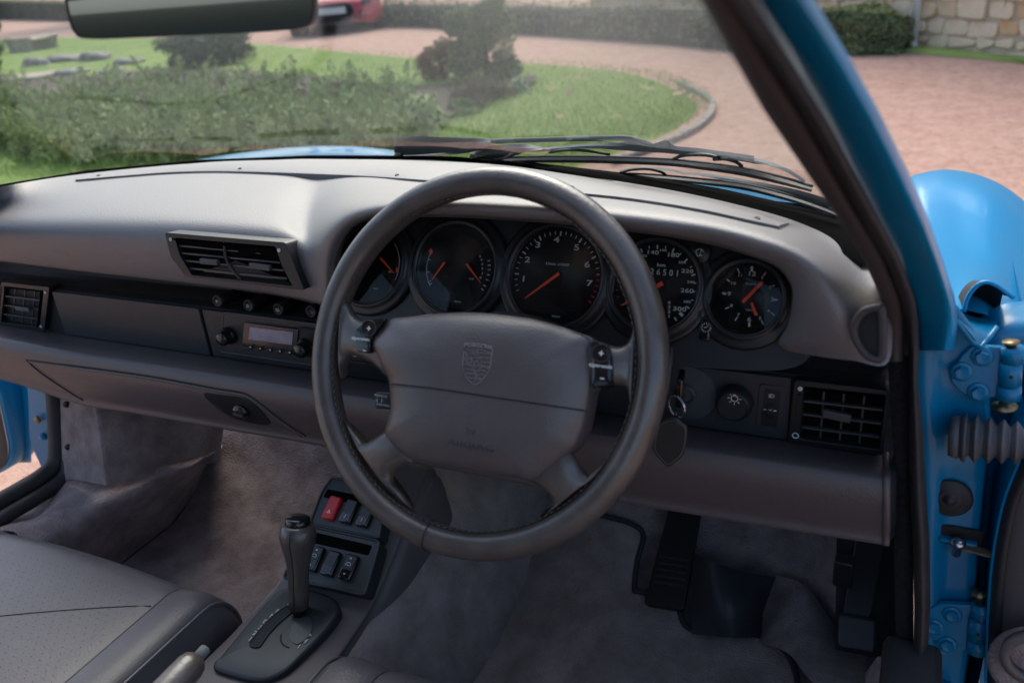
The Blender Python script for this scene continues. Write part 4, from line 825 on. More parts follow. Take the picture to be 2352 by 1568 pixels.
# hinges
def hexb(c, r, parent, m):
    mk('bolt_washer', *lathe([(r*1.5, 0), (r*1.45, .0015), (r*1.05, .0018)], c, (0, -1, .06), 20), m, parent)
    mk('bolt_head', *lathe([(r, .001), (r, .005), (r*.85, .0062), (r*.45, .0058), (0, .0055)], c, (0, -1, .06), 6), m, parent, smooth=False)
def hinge(o, bolts, knu, pins, label):
    hp = Pl(cast(jb, *bolts[1], .006), (0, -1, .04))
    h = bpy.data.objects.new('door_hinge', None); h.empty_display_size = .02; link(h, car, hp.p.copy()); h['label'] = label
    mk('hinge_plate', *prismg(rrect([hp.at(u, v) for u, v in o], .004, 4), hp.n, .007), m_jmb, h, bevel=.0015)
    for u, v in bolts: hexb(hp.at(u, v, .0), .0068, h, m_jmb)
    for i, (a, b) in enumerate(knu):
        p, q = hp.at(*a, .001), hp.at(*b, .001); mk('knuckle', *tubeg([p, q], .0105 if i != 1 else .0098, 20), m_jmb, h)
        if i == 1: mk('grease_hole', *disc((p+q)/2+hp.n*.0102, hp.n, .0018, 12), m_mat, h, smooth=False)
    for (a, b, r1) in pins: p, q = hp.at(*a, .001), hp.at(*b, .001); mk('hinge_pin', *tubeg([p, p.lerp(q, .7), p.lerp(q, .72), q], [.0045, .0045, r1, r1], 16), m_brs, h)
hinge([(2183,860),(2205,820),(2232,793),(2325,800),(2325,912),(2230,916),(2205,900),(2184,878)], [(2256,818),(2209,853),(2247,900)], [((2328,797),(2326,829)), ((2322,831),(2319,882)), ((2318,886),(2316,915))], [((2322,797),(2322,784),.0075), ((2306,912),(2306,938),.0115)], 'upper blue door hinge with three hex bolts above the rubber bellows')
hinge([(2128,1405),(2162,1386),(2255,1392),(2256,1492),(2180,1494),(2128,1455)], [(2187,1410),(2145,1438),(2176,1478)], [((2256,1388),(2254,1416)), ((2248,1420),(2244,1466)), ((2246,1468),(2243,1494))], [((2250,1388),(2250,1358),.0085)], 'lower blue door hinge near the bottom of the door jamb')
# check strap
cs = thing('door_check_strap', WY(2200, 1240, .82), 'rusty steel door check strap bolted to a blue bracket', 'door strap')
c = cast(jb, 2200, 1240, .006); mk('bracket', *boxg(c, (.018, 0, 0), (0, .006, 0), (0, 0, .0025)), m_jmb, cs, bevel=.002); mk('bracket_slot', *boxg(c+Vector((0, .004, .003)), (.024, 0, 0), (0, .003, 0), (0, 0, .012)), m_mat, cs, bevel=.003)
mk('strap', *boxg(c+Vector((.028, -.008, -.004)), (.030, .0, -.004), (0, .006, 0), (0, 0, .0012)), mat('rusty steel', (.13, .09, .06), .6, metal=.6, var=(.3, .25, .2), vs=60), cs, bevel=.0006)
mk('strap_bolt', *lathe([(.0045, -.016), (.0045, .0), (.0075, .0), (.0075, .004), (.006, .0055), (0, .0055)], c+Vector((0, -.008, .001)), (0, -.2, 1), 16), m_chr, cs)
# bellows
bw = thing('rubber_bellows', WY(2250, 1010, .8), 'grey ribbed rubber cable bellows running from the jamb into the door', 'cable boot')
a, b = WY(2196, 1003, .805), WY(2370, 1020, .80); ax = (b-a); pth = []; rad = []
for i in range(61):
    t = i/60; k = t*5.6
    env = .0245 if t < .2 else .0245-(t-.2)*.006
    tri = abs((k % 1)-.5)*2; rr_ = env*(.66+.34*(1-tri)) if t > .14 else env*(.55+.45*sin(min(1, t/.14)*pi/2))
    pth.append(a+ax*t); rad.append(rr_)
mk('bellows_tube', *tubeg(pth, rad, 40), m_rubg, bw); mk('bellows_collar', *tubeg([a-ax.normalized()*.006, a+ax.normalized()*.002, a+ax.normalized()*.004], [.019, .0215, .018], 32), m_rubg, bw)
# open door at the right edge
dr_ = thing('open_door', (.16, .8, .2), 'open driver door edge with black seal and grey carpeted inner panel at the right frame edge', 'door')
de = [(2362,1010),(2330,1085),(2306,1150),(2290,1220),(2278,1300),(2270,1400),(2266,1500),(2264,1600),(2266,1700)]
e0 = cr([WY(u, v, .80) for u, v in de], 40); e1 = cr([WY(u+(30 if v > 1100 else 36), v+8, .785) for u, v in de], 40)
def outp(p, d): return p+Vector((d, -.10*d/.1, 0))
rows = [[p+Vector((.002, .10, 0)) for p in e0], [p+Vector((0, .004, 0)) for p in e0], [p+Vector((.001, 0, 0)) for p in e0]]
mk('door_skin_edge', *grid(rows), m_pnt, dr_)
mk('door_edge_lip', *tubeg(e0, .0016, 6), m_pnt, dr_)
mk('door_rubber', *grid([[p+Vector((.001, -.001, 0)) for p in e0], [p.lerp(q, .4)+Vector((0, -.006, 0)) for p, q in zip(e0, e1)], [p.lerp(q, .8)+Vector((0, -.003, 0)) for p, q in zip(e0, e1)], [q+Vector((.002, .004, 0)) for q in e1]]), m_rub, dr_)
mk('door_panel', *grid([[q+Vector((.001, .004, 0)) for q in e1], [q+Vector((.01, -.004, 0)) for q in e1], [q+Vector((.2, -.05, 0)) for q in e1], [q+Vector((.75, -.30, 0)) for q in e1]]), m_cns, dr_)
mk('outer_skin', *grid([[p+Vector((.01, .11, 0)) for p in e0], [p+Vector((.35, .0, 0)) for p in e0], [p+Vector((.85, -.2, 0)) for p in e0]]), m_pnt, dr_)
rows = []
for d, r in [(0, 1.0), (.006, 1.03), (.012, .95), (.015, .8)]:
    rows.append([WY(2380, 1520, .765)+Vector((cos(t)*.042*r, -d, sin(t)*.045*r)) for t in np.linspace(0, 2*pi, 33)[:-1]])
V, Fc = grid(rows, closeu=True); Fc.append(tuple(range(96, 128))); mk('carpet_pocket', V, Fc, m_car, dr_)
mk('speaker_ring', *ring(WY(2385, 1512, .745), .028, .006, seg=36), m_cns, dr_)
# windscreen glass
gb = [basept(u)+outw(basept(u), .075)+Vector((0, 0, -.030)) for u in [-60, 190, 440, 700, 1000, 1200, 1400, 1600, 1800, 1950, 2040]]
gb = [Vector((-1.34, .74, .90))]+gb[:]
tx = [-1.20, -1.18, -1.10, -1.0, -.86, -.70, -.56, -.45, -.35, -.25, -.17, -.115]
gt_p = [Vector((x, .42-.30*((x+.64)/.53)**2, 1.262-.035*((x+.64)/.53)**2)) for x in tx]
midp = [(a.lerp(b, .5)+Vector((0, .012, .035))) for a, b in zip(gb, gt_p)]
GV, GF = loft([gb, midp, gt_p], 60, 24); gbv = bvh_of(GV, GF)
mk('windscreen', GV, GF, m_gla, car)
# zigzag edge of the rubber (ceramic teeth) along the lower right edge
tv = []; tf = []
for i in range(230):
    u = 1180+i*3.4; v = ip(BASE, u)-1-ip([(1180,0),(1300,2),(1500,7),(1950,9)], u)
    p = cast(gbv, u, v, .001); q = cast(gbv, u+1.7, v-7.0, .001); r = cast(gbv, u+3.0, v, .001); s = cast(gbv, u+3.4, ip(BASE, u)+14, .001); t_ = cast(gbv, u, ip(BASE, u)+14, .001)
    if None in (p, q, r): continue
    k = len(tv); tv += [p, q, r]; tf.append((k, k+1, k+2))
mk('screen_edge_teeth', tv, tf, m_frit, car, smooth=False, kind='stuff')
ee = [cast(gbv, u, ip(BASE, u)-ip([(900,0),(1180,0),(1300,1),(1500,6),(1950,8),(2060,8)], u), .0005) for u in np.linspace(900, 2030, 60)]; ee = [p for p in ee if p]
e2_ = [p+Vector((0, .0, -.03)) for p in ee]; mk('screen_rubber', *grid([ee, [p.lerp(q, .5)+outw(p, -.002) for p, q in zip(ee, e2_)], e2_]), m_frit, car)
# wings and bonnet
wr = [[(1230,415,1.60),(1500,450,1.60),(1750,490,1.6),(1900,520,1.6),(2060,470,1.75),(2160,445,1.8),(2260,470,1.8),(2370,530,1.78),(2470,640,1.7)],
      [(1230,386,1.42),(1500,404,1.42),(1750,433,1.42),(1900,466,1.42),(2040,425,1.60),(2110,402,1.64),(2180,392,1.66),(2270,412,1.62),(2352,462,1.55),(2470,580,1.5)],
      [(1230,392,1.32),(1500,414,1.30),(1750,447,1.30),(1900,485,1.28),(2060,440,1.48),(2120,415,1.52),(2190,410,1.52),(2280,440,1.47),(2370,510,1.42),(2470,620,1.38)],
      [(1230,402,1.26),(1500,430,1.22),(1750,470,1.17),(1900,510,1.12),(2060,520,1.30),(2130,490,1.34),(2200,490,1.35),(2280,525,1.3),(2370,600,1.26),(2470,700,1.22)],
      [(1230,420,1.22),(1500,455,1.17),(1750,500,1.11),(1900,545,1.05),(2060,600,1.12),(2130,580,1.15),(2200,585,1.16),(2280,620,1.13),(2340,680,1.10),(2400,740,1.08)],
      [(1230,440,1.20),(1500,480,1.14),(1750,530,1.06),(1900,580,.98),(2060,670,.98),(2130,655,.99),(2190,655,1.0),(2240,660,1.0),(2310,700,1.0),(2380,760,1.0)],
      [(1230,460,1.18),(1500,500,1.12),(1750,550,1.02),(1900,610,.94),(2080,712,.90),(2135,702,.895),(2180,708,.895),(2218,712,.895),(2300,735,.95),(2380,790,.95)]]
V, Fc = loft([[W(p) for p in r] for r in wr], 90, 60)
mk('front_wing', V, Fc, m_pnt, car)
# wheel arch flare notch where wing meets the door opening
no = [(2214,716),(2220,690),(2232,668),(2250,652),(2268,648),(2290,656),(2312,672),(2330,684)]
P_ = cr([WY(u, v, .885) for u, v in no], 30); mk('wing_return', *grid([P_, [p+Vector((-.004, .06, -.02)) for p in P_], [p+Vector((0, .12, -.10)) for p in P_]]), m_mat, car)
mk('wing_lip', *tubeg(P_, .0022, 6), m_pnt, car)
lw = [[(470,372,1.95),(560,366,1.95),(680,360,1.98),(800,360,1.98),(920,366,1.95),(1040,385,1.9)], [(460,366,1.75),(560,350,1.78),(680,338,1.8),(800,336,1.8),(920,348,1.78),(1030,372,1.75)], [(440,380,1.6),(560,368,1.6),(680,356,1.62),(800,354,1.62),(920,362,1.6),(1040,384,1.6)], [(420,400,1.4),(560,385,1.4),(680,378,1.4),(800,376,1.42),(920,385,1.4),(1060,400,1.4)]]
mk('front_wing', *loft([[W(p) for p in r] for r in lw], 50, 30), m_pnt, car)
mk('bonnet', *grid([[Vector((x, y, z-.02*((x+.64)/.5)**2)) for x in np.linspace(-1.22, -.10, 14)] for y, z in [(1.24, .80), (1.40, .735), (1.7, .60), (2.1, .48), (2.5, .36)]]), m_pnt, car)
# body sides, roof, rear so that the cabin is enclosed as in the car
rf = []
for y, z, hw in [(.10, 1.25, .50), (-.1, 1.275, .50), (-.5, 1.27, .49), (-.9, 1.18, .46)]:
    rf.append([Vector((-.64+x*hw, y-.0+(.28*(1-x*x) if y > .05 else 0), z-.045*x*x)) for x in np.linspace(-1, 1, 13)])
mk('roof', *grid([[p+Vector((0, 0, .02)) for p in r] for r in rf]), m_pnt, car); mk('headliner', *grid(rf), m_hed, car)
mk('rear_window', *grid([[Vector((x, y, z)) for x in (-1.1, -.64, -.18)] for y, z in [(-.92, 1.15), (-1.3, .92), (-1.5, .80)]]), glassmat('rear glass', (.25, .28, .27), .8, .04), car); mk('rear_shelf', *boxg((-.64, -.95, .72), (.6, 0, 0), (0, .25, 0), (0, 0, .03)), m_car, car); mk('rear_bulkhead', *boxg((-.64, -.85, .45), (.66, 0, 0), (0, .03, 0), (0, 0, .26)), m_car, car)
for sg in (-1, 1):
    X = -.64+sg*.62
    mk('quarter_trim', *prismg([Vector((X-sg*.06, -.55, .2)), Vector((X-sg*.06, -.55, .78)), Vector((X-sg*.17, -.62, 1.20)), Vector((X-sg*.19, -.95, 1.14)), Vector((X-sg*.07, -1.4, .80)), Vector((X-sg*.06, -1.4, .2))], (sg, 0, 0), .01), m_lp, car)
    mk('rear_quarter', *prismg([Vector((X, -.55, .2)), Vector((X, -.55, .78)), Vector((X-sg*.12, -.62, 1.22)), Vector((X-sg*.14, -.95, 1.16)), Vector((X-sg*.02, -1.5, .80)), Vector((X, -1.5, .2))], (sg, 0, 0), .05), m_pnt, car)
mk('rear_deck', *grid([[Vector((x, y, z)) for x in (-1.3, -.64, .02)] for y, z in [(-1.15, .8), (-1.7, .74), (-2.0, .5), (-2.05, .25)]]), m_pnt, car)
mk('sill', *boxg((.082, .0, .27), (.025, 0, 0), (0, .86, 0), (0, 0, .07)), m_jmb, car, bevel=.01); mk('sill', *boxg((-1.345, -.1, .27), (.045, 0, 0), (0, .80, 0), (0, 0, .07)), m_jmb, car, bevel=.01)
mk('underbody', *boxg((-.64, .1, .16), (.68, 0, 0), (0, 1.2, 0), (0, 0, .02)), m_mat, car)
# left door aperture: L shaped seal, jamb, open door
lsp = [WX(118, 830, -1.31), WX(126, 900, -1.31), WX(131, 980, -1.31), WX(133, 1035, -1.31), WX(126, 1066, -1.31), WX(100, 1092, -1.31), WX(60, 1118, -1.31), WX(0, 1152, -1.31), WX(-120, 1222, -1.31)]
mk('door_seal', *tubeg(cr(lsp, 70), .0155, 14), m_rub, car); mk('sill_strip', *tubeg(cr([p+Vector((.022, 0, -.016)) for p in lsp[3:]], 50), .013, 12), m_rub, car)
mk('door_jamb', *loft([[WY(60, 845, .86), WY(66, 930, .86), WY(70, 1010, .86), WY(95, 1072, .86)], [WY(90, 845, .86), WY(95, 930, .86), WY(100, 1010, .86), WY(108, 1066, .86)], [WY(135, 845, .86), WY(135, 930, .86), WY(135, 1010, .86), WY(128, 1060, .86)]], 12, 12), m_jmb, car)
mk('hinge_bolt', *lathe([(.008, 0), (.008, .004), (.005, .007), (0, .007)], WY(88, 962, .855), (0, -1, 0), 8), m_brs, car)
mk('hinge_bolt', *lathe([(.008, 0), (.008, .006), (.005, .01), (0, .01)], WY(103, 1000, .855), (0, -1, 0), 8), m_jmb, car)
mk('jamb_inner_wall', *grid([[WY(-60, v, 1.0), WY(20, v, .95), WY(66, v, .90), WY(72, v, .862)] for v in (820, 900, 980, 1062)]), m_jmb, car)
ld = thing('open_door', WY(-40, 1000, .9), 'open passenger door edge in blue with black seal at the left frame edge', 'door')
le = [(-20, 830), (-4, 880), (10, 930), (22, 985), (30, 1030), (26, 1060), (8, 1082), (-40, 1096)]
q0 = cr([WY(u, v, .88) for u, v in le], 30); mk('door_edge', *grid([[p+Vector((.0, .06, 0)) for p in q0], q0, [p+Vector((-.012, 0, .004)) for p in q0]]), m_pnt, ld)
mk('door_rubber', *grid([[p+Vector((-.010, -.004, .002)) for p in q0], [p+Vector((-.025, -.008, .01)) for p in q0], [p+Vector((-.04, 0, .015)) for p in q0]]), m_rub, ld)
mk('door_panel', *grid([[p+Vector((-.04, 0, .015)) for p in q0], [p+Vector((-.3, -.12, .03)) for p in q0], [p+Vector((-.8, -.35, .03)) for p in q0]]), m_cns, ld)
lpl = cr([Vector((-1.305, .74, .84)), Vector((-1.287, .66, .875)), Vector((-1.223, .301, 1.106)), Vector((-1.193, .12, 1.22)), Vector((-1.16, -.02, 1.25))], 24)
mk('windscreen_pillar', *tubeg([p+Vector((-.03, .02, 0)) for p in lpl], .034, 14), m_pnt, car); mk('door_seal', *tubeg([p+Vector((.0, -.012, -.004)) for p in lpl], .014, 10), m_rub, car)
# =================================================================== WIPERS
def gpt(u, v, out=.012): return cast(gbv, u, v, -out) or WY(u, v, 1.1)
def blade_poly(name, top, bot, m, parent, out=.012, th=.008, n=40, tilt=.028):
    a = cr([gpt(u, v, out+tilt) for u, v in top], n); b = cr([gpt(u, v, out) for u, v in bot], n); 
    V, Fc = grid([a, [p+ray(1500, 350)*-0.003 for p in [x.lerp(y, .5) for x, y in zip(a, b)]], b, [p+ray(1500, 350)*th for p in b], [p+ray(1500, 350)*th for p in a]], closev=True)
    Fc += [tuple(i*n for i in range(5)), tuple(i*n+n-1 for i in range(5))]
    return mk(name, V, Fc, m, parent, auto=25)
w1 = thing('windscreen_wiper', gpt(920, 355), 'upper grey windscreen wiper whose blade reaches across in front of the driver', 'wiper', 'windscreen wipers')
blade_poly('arm_housing', [(912,322),(947,314),(1010,315),(1066,317),(1139,320)], [(905,350),(935,357),(1010,352),(1066,349),(1143,331)], m_wip, w1, .03, tilt=.05)
blade_poly('arm_underside', [(905,349),(935,355),(1010,350),(1066,343),(1120,334)], [(908,355),(937,361),(1010,356),(1066,352),(1154,334)], m_rubg, w1, .034)
mk('arm_rod', *tubeg(cr([gpt(*p, .03) for p in [(1130,325),(1263,321),(1380,318),(1439,318),(1475,326),(1500,336)]], 30), .0030, 8, flat=1.5), m_wip, w1)
mk('pivot', *tubeg([gpt(917, 352, .03), gpt(914, 372, .02)], [.007, .012], 14), m_brs, w1); mk('pivot_boot', *tubeg([gpt(914, 362, .025), gpt(911, 378, .02)], [.008, .013], 14), m_rubg, w1)
bp_ = blade_poly('blade_bridge', [(1263,338),(1350,330),(1420,328),(1448,321),(1475,322),(1500,330),(1530,322),(1550,335),(1600,340),(1660,348),(1732,358)], [(1263,347),(1350,341),(1420,345),(1460,348),(1500,350),(1530,352),(1550,354),(1600,358),(1660,364),(1730,375)], m_wip, w1, .026)
blade_poly('bridge_tail', [(1728,362),(1770,372),(1810,388),(1850,413)], [(1728,376),(1770,381),(1810,396),(1848,419)], m_wip, w1, .026)
blade_poly('bridge_tail', [(1155,358),(1190,343),(1230,338),(1265,339)], [(1155,363),(1195,352),(1230,349),(1266,348)], m_wip, w1, .026)
for px in ([(1263,350),(1300,345),(1350,347),(1400,355)], [(1545,366),(1570,357),(1620,356),(1650,362)], [(1640,366),(1665,365),(1690,372),(1704,382)]): mk('claw', *tubeg(cr([gpt(*p, .024) for p in px], 14), .0022, 6), m_blk, w1)
mk('blade_spine', *tubeg(cr([gpt(*p, .021) for p in [(1136,366),(1200,361),(1300,359),(1400,360),(1527,365),(1610,373),(1703,385),(1790,405),(1866,428)]], 50), .0016, 6), m_rubg, w1)
blade_poly('blade_rubber', [(1136,368),(1200,363),(1300,361),(1400,362),(1527,367),(1610,376),(1703,388),(1790,409),(1866,431)], [(1136,376),(1200,374),(1300,374),(1400,376),(1527,381),(1610,390),(1703,404),(1790,423),(1863,441)], m_rub, w1, .020, .006)
w2 = thing('windscreen_wiper', gpt(1090, 370), 'lower windscreen wiper lying tucked beneath the upper one', 'wiper', 'windscreen wipers')
blade_poly('arm_housing', [(1080,352),(1115,337),(1160,333),(1200,331),(1245,338)], [(1080,358),(1115,356),(1160,352),(1200,350),(1245,344)], m_wip, w2, .022, tilt=.045)
blade_poly('arm_underside', [(1078,357),(1115,354),(1160,350),(1210,348)], [(1079,362),(1115,366),(1150,368),(1170,362)], m_blk, w2, .024)
mk('pivot', *tubeg([gpt(1087, 360, .022), gpt(1086, 374, .016)], [.006, .010], 14), m_brs, w2); mk('pivot_boot', *tubeg([gpt(1087, 370, .02), gpt(1086, 380, .015)], [.007, .012], 14), m_rubg, w2)
blade_poly('blade_bridge', [(1421,391),(1468,383),(1536,387),(1571,395),(1600,396),(1673,406),(1780,425),(1850,441),(1930,466)], [(1421,394),(1468,391),(1536,393),(1571,401),(1600,403),(1673,416),(1780,440),(1850,459),(1930,484)], m_wip, w2, .014)
mk('claw', *tubeg(cr([gpt(*p, .013) for p in [(1425,397),(1450,390),(1490,388),(1520,396),(1528,402)]], 14), .002, 6), m_blk, w2)
mk('blade_spine', *tubeg(cr([gpt(*p, .012) for p in [(1397,399),(1460,399),(1527,403),(1600,410),(1703,421),(1800,444),(1880,470),(1945,496)]], 50), .0014, 6), m_rubg, w2)
blade_poly('blade_rubber', [(1396,401),(1460,401),(1527,405),(1600,412),(1703,423),(1800,447),(1880,473),(1945,499)], [(1395,407),(1460,411),(1527,415),(1600,423),(1703,436),(1800,459),(1880,484),(1945,511)], m_rub, w2, .011, .005)
# =================================================================== MIRROR
mr = thing('rear_view_mirror', WY(430, 20, .46), 'black framed rear view mirror hanging at the top of the windscreen', 'mirror')
mn = Vector((.36, -.93, .015)).normalized(); mp_ = Pl(WY(430, 60, .47), mn)
mo = [mp_.at(u, v) for u, v in [(148,-60),(148,-5),(158,45),(170,75),(200,90),(330,87),(440,82),(560,77),(660,70),(700,64),(716,50),(722,25),(721,-5),(720,-60),(690,-80),(430,-85),(170,-80)]]
O = cr(mo, 90, True); ce = sum(O, Vector())/90
rows = [[ce+(p-ce)*s_+mn*h for p in O] for s_, h in [(.6, -.035), (.9, -.028), (.985, -.014), (1, -.003), (.997, .0005), (.991, .0015), (.984, .001), (.980, -.001)]]
V, Fc = grid(rows, closeu=True); Fc.append(tuple(range(90))); mk('mirror_frame', V, Fc, m_blk, mr)
mk('mirror_glass', *prismg([ce+(p-ce)*.982 for p in O], mn, .002), m_mir, mr, smooth=False)
mk('mirror_stem', *tubeg([ce-mn*.03, ce-mn*.05+Vector((0, .02, .06)), ce-mn*.05+Vector((-.03, .0, .12))], .008, 10), m_blk, mr)
# =================================================================== OUTSIDE
SLP = .045
def gh(x, y): return SLP*max(0, y-4.0)
def GR(u, v):
    d = ray(u, v)
    if d.z < 0:
        t = 1.12/-d.z
        if d.y*t < 4: return C0+d*t
    return C0+d*((1.12+4*SLP)/(SLP*d.y-d.z))
m_grv = mat('pink gravel', (.36, .20, .15), .95, spec=.2, bump=('n', 90, .45, .012), var=(.48, .295, .225), vs=9)
def mixvar(m, sc, c2, f=.5):
    N = m.node_tree; b = N.nodes['Principled BSDF']; L = N.links; src = b.inputs['Base Color'].links[0].from_socket
    tc = N.nodes.new('ShaderNodeTexCoord'); v = N.nodes.new('ShaderNodeTexVoronoi'); v.inputs['Scale'].default_value = sc; hs = N.nodes.new('ShaderNodeSeparateColor'); mr_ = N.nodes.new('ShaderNodeMath'); mr_.operation = 'MULTIPLY'; mr_.inputs[1].default_value = f
    mx = N.nodes.new('ShaderNodeMix'); mx.data_type = 'RGBA'; L.new(tc.outputs['Object'], v.inputs[0]); L.new(v.outputs['Color'], hs.inputs[0]); L.new(hs.outputs[0], mr_.inputs[0]); L.new(mr_.outputs[0], mx.inputs[0]); L.new(src, mx.inputs[6]); mx.inputs[7].default_value = (*c2, 1); L.new(mx.outputs[2], b.inputs['Base Color'])
mixvar(m_grv, 38, (.56, .40, .32), .55)
m_grs = mat('lawn grass', (.19, .29, .07), .9, spec=.2, bump=('n', 60, .9, .03), var=(.27, .36, .11), vs=2.2); mixvar(m_grs, 90, (.24, .29, .09), .5)
m_soil = mat('dark soil', (.06, .048, .036), .95, bump=('n', 25, 1, .03), var=(.10, .085, .06), vs=12)
m_kst = mat('kerb stone', (.32, .29, .25), .9, bump=('n', 30, .6, .01), var=(.40, .37, .33), vs=10)
ys_ = list(np.linspace(-8, 4, 5))+list(np.linspace(4.5, 60, 30))+[150, 300]
mk('driveway', *grid([[Vector((x, y, gh(x, y) if y < 60 else gh(0, 60))) for x in np.linspace(-120, 120, 13)] for y in ys_]), m_grv, None, kind='structure')
isl = [(1634,245),(1626,272),(1592,300),(1550,322),(1470,352),(1380,384),(1200,430),(900,440),(500,440),(0,480),(-300,520),(-500,300),(-500,110),(-200,98),(0,93),(130,89),(350,88),(625,108),(860,130),(1000,142),(1220,153),(1400,166),(1520,186),(1600,217)]
io = cr([GR(u, v) for u, v in isl], 160, True); ic = sum(io, Vector())/160
rows = []
for s in (1, .97, .9, .75, .5, .25, .02): rows.append([Vector((p.x, p.y, 0)) for p in [ic+(q-ic)*s for q in io]])
rows = [[Vector((p.x, p.y, gh(p.x, p.y)+(.035 if i else -.05)+.05*(1-[1, .97, .9, .75, .5, .25, .02][i]))) for p in r] for i, r in enumerate(rows)]
mk('lawn', *grid(rows, closeu=True), m_grs, None, kind='structure')
# kerb edging stones round the tip of the lawn
ke = thing('lawn_edging', GR(1620, 280), 'curved row of grey edging stones round the tip of the lawn', 'edging')
kp = cr([GR(u, v) for u, v in [(1560,196),(1602,216),(1628,232),(1637,247),(1630,272),(1596,301),(1553,323),(1473,354),(1383,387)]], 30)
kb0 = None
for i in range(28):
    a, b = kp[i], kp[i+1]; c = (a+b)/2; e = (b-a); f = Vector((0, 0, 1)).cross(e).normalized()
    mk('edging_stone', *boxg(c+Vector((0, 0, .02)), e*.485, f*.024, Vector((0, 0, .020+random.uniform(-.004, .004)))), m_kst, ke, bevel=.008)
def leafmesh(name, P, N, size, mats, parent, asp=.5, jit=1.0, kind=None, droop=0, mi=None):
    n = len(P); P = np.asarray(P, float); Nn = np.asarray(N, float)+RNG.normal(0, jit, (n, 3)); Nn /= np.linalg.norm(Nn, axis=1)[:, None]+1e-9
    t = RNG.normal(0, 1, (n, 3)); t[:, 2] += droop; t -= Nn*(t*Nn).sum(1)[:, None]; t /= np.linalg.norm(t, axis=1)[:, None]+1e-9; b = np.cross(Nn, t)
    sz = size*RNG.uniform(.6, 1.35, (n, 1)); c = P.mean(0); Q = P-c
    V = np.stack([Q-t*sz, Q+b*sz*asp, Q+t*sz, Q-b*sz*asp], 1).reshape(-1, 3)
    me = bpy.data.meshes.new(name); me.vertices.add(4*n); me.vertices.foreach_set('co', V.ravel().astype(np.float32)); me.loops.add(4*n); me.loops.foreach_set('vertex_index', np.arange(4*n, dtype=np.int32))
    me.polygons.add(n); me.polygons.foreach_set('loop_start', np.arange(0, 4*n, 4, dtype=np.int32))
    for m in mats: me.materials.append(m)
    me.polygons.foreach_set('material_index', (RNG.integers(0, len(mats), n) if mi is None else np.asarray(mi)).astype(np.int32)); me.update(); me.validate()
    o = bpy.data.objects.new(name, me); link(o, parent, Vector(c))
    if kind: o['kind'] = kind
    return o
def fol(name, c, v, vs=3): return mat(name, c, .65, spec=.25, var=v, vs=vs)
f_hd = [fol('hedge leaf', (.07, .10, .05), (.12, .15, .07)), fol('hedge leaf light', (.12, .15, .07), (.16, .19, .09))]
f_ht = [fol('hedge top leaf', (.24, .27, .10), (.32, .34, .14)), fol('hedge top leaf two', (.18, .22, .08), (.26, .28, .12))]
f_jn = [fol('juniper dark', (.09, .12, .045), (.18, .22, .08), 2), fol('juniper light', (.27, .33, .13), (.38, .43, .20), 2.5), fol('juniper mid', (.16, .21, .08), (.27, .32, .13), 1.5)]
f_dk = [fol('dark shrub leaf', (.06, .09, .06), (.10, .13, .08)), fol('dark shrub leaf two', (.09, .12, .07), (.12, .16, .10))]
f_cn = [fol('conifer needle', (.09, .13, .055), (.14, .18, .07)), fol('conifer needle light', (.16, .20, .08), (.21, .24, .10))]
f_rd = [fol('rusty leaf', (.16, .07, .04), (.22, .11, .06)), fol('olive leaf', (.09, .09, .04), (.14, .12, .06))]
f_br = [fol('heather brown', (.13, .09, .06), (.20, .15, .10)), fol('heather green', (.10, .11, .05), (.15, .15, .08))]
f_ho = [fol('hosta leaf', (.14, .22, .05), (.24, .32, .10), 9), fol('hosta leaf two', (.20, .28, .08), (.30, .36, .15), 9)]
f_bl = [fol('blue hosta leaf', (.14, .22, .12), (.22, .30, .18), 9)]
m_core = mat('dark hedge core', (.012, .017, .008), 1); m_brk = mat('bark', (.07, .05, .035), .9)
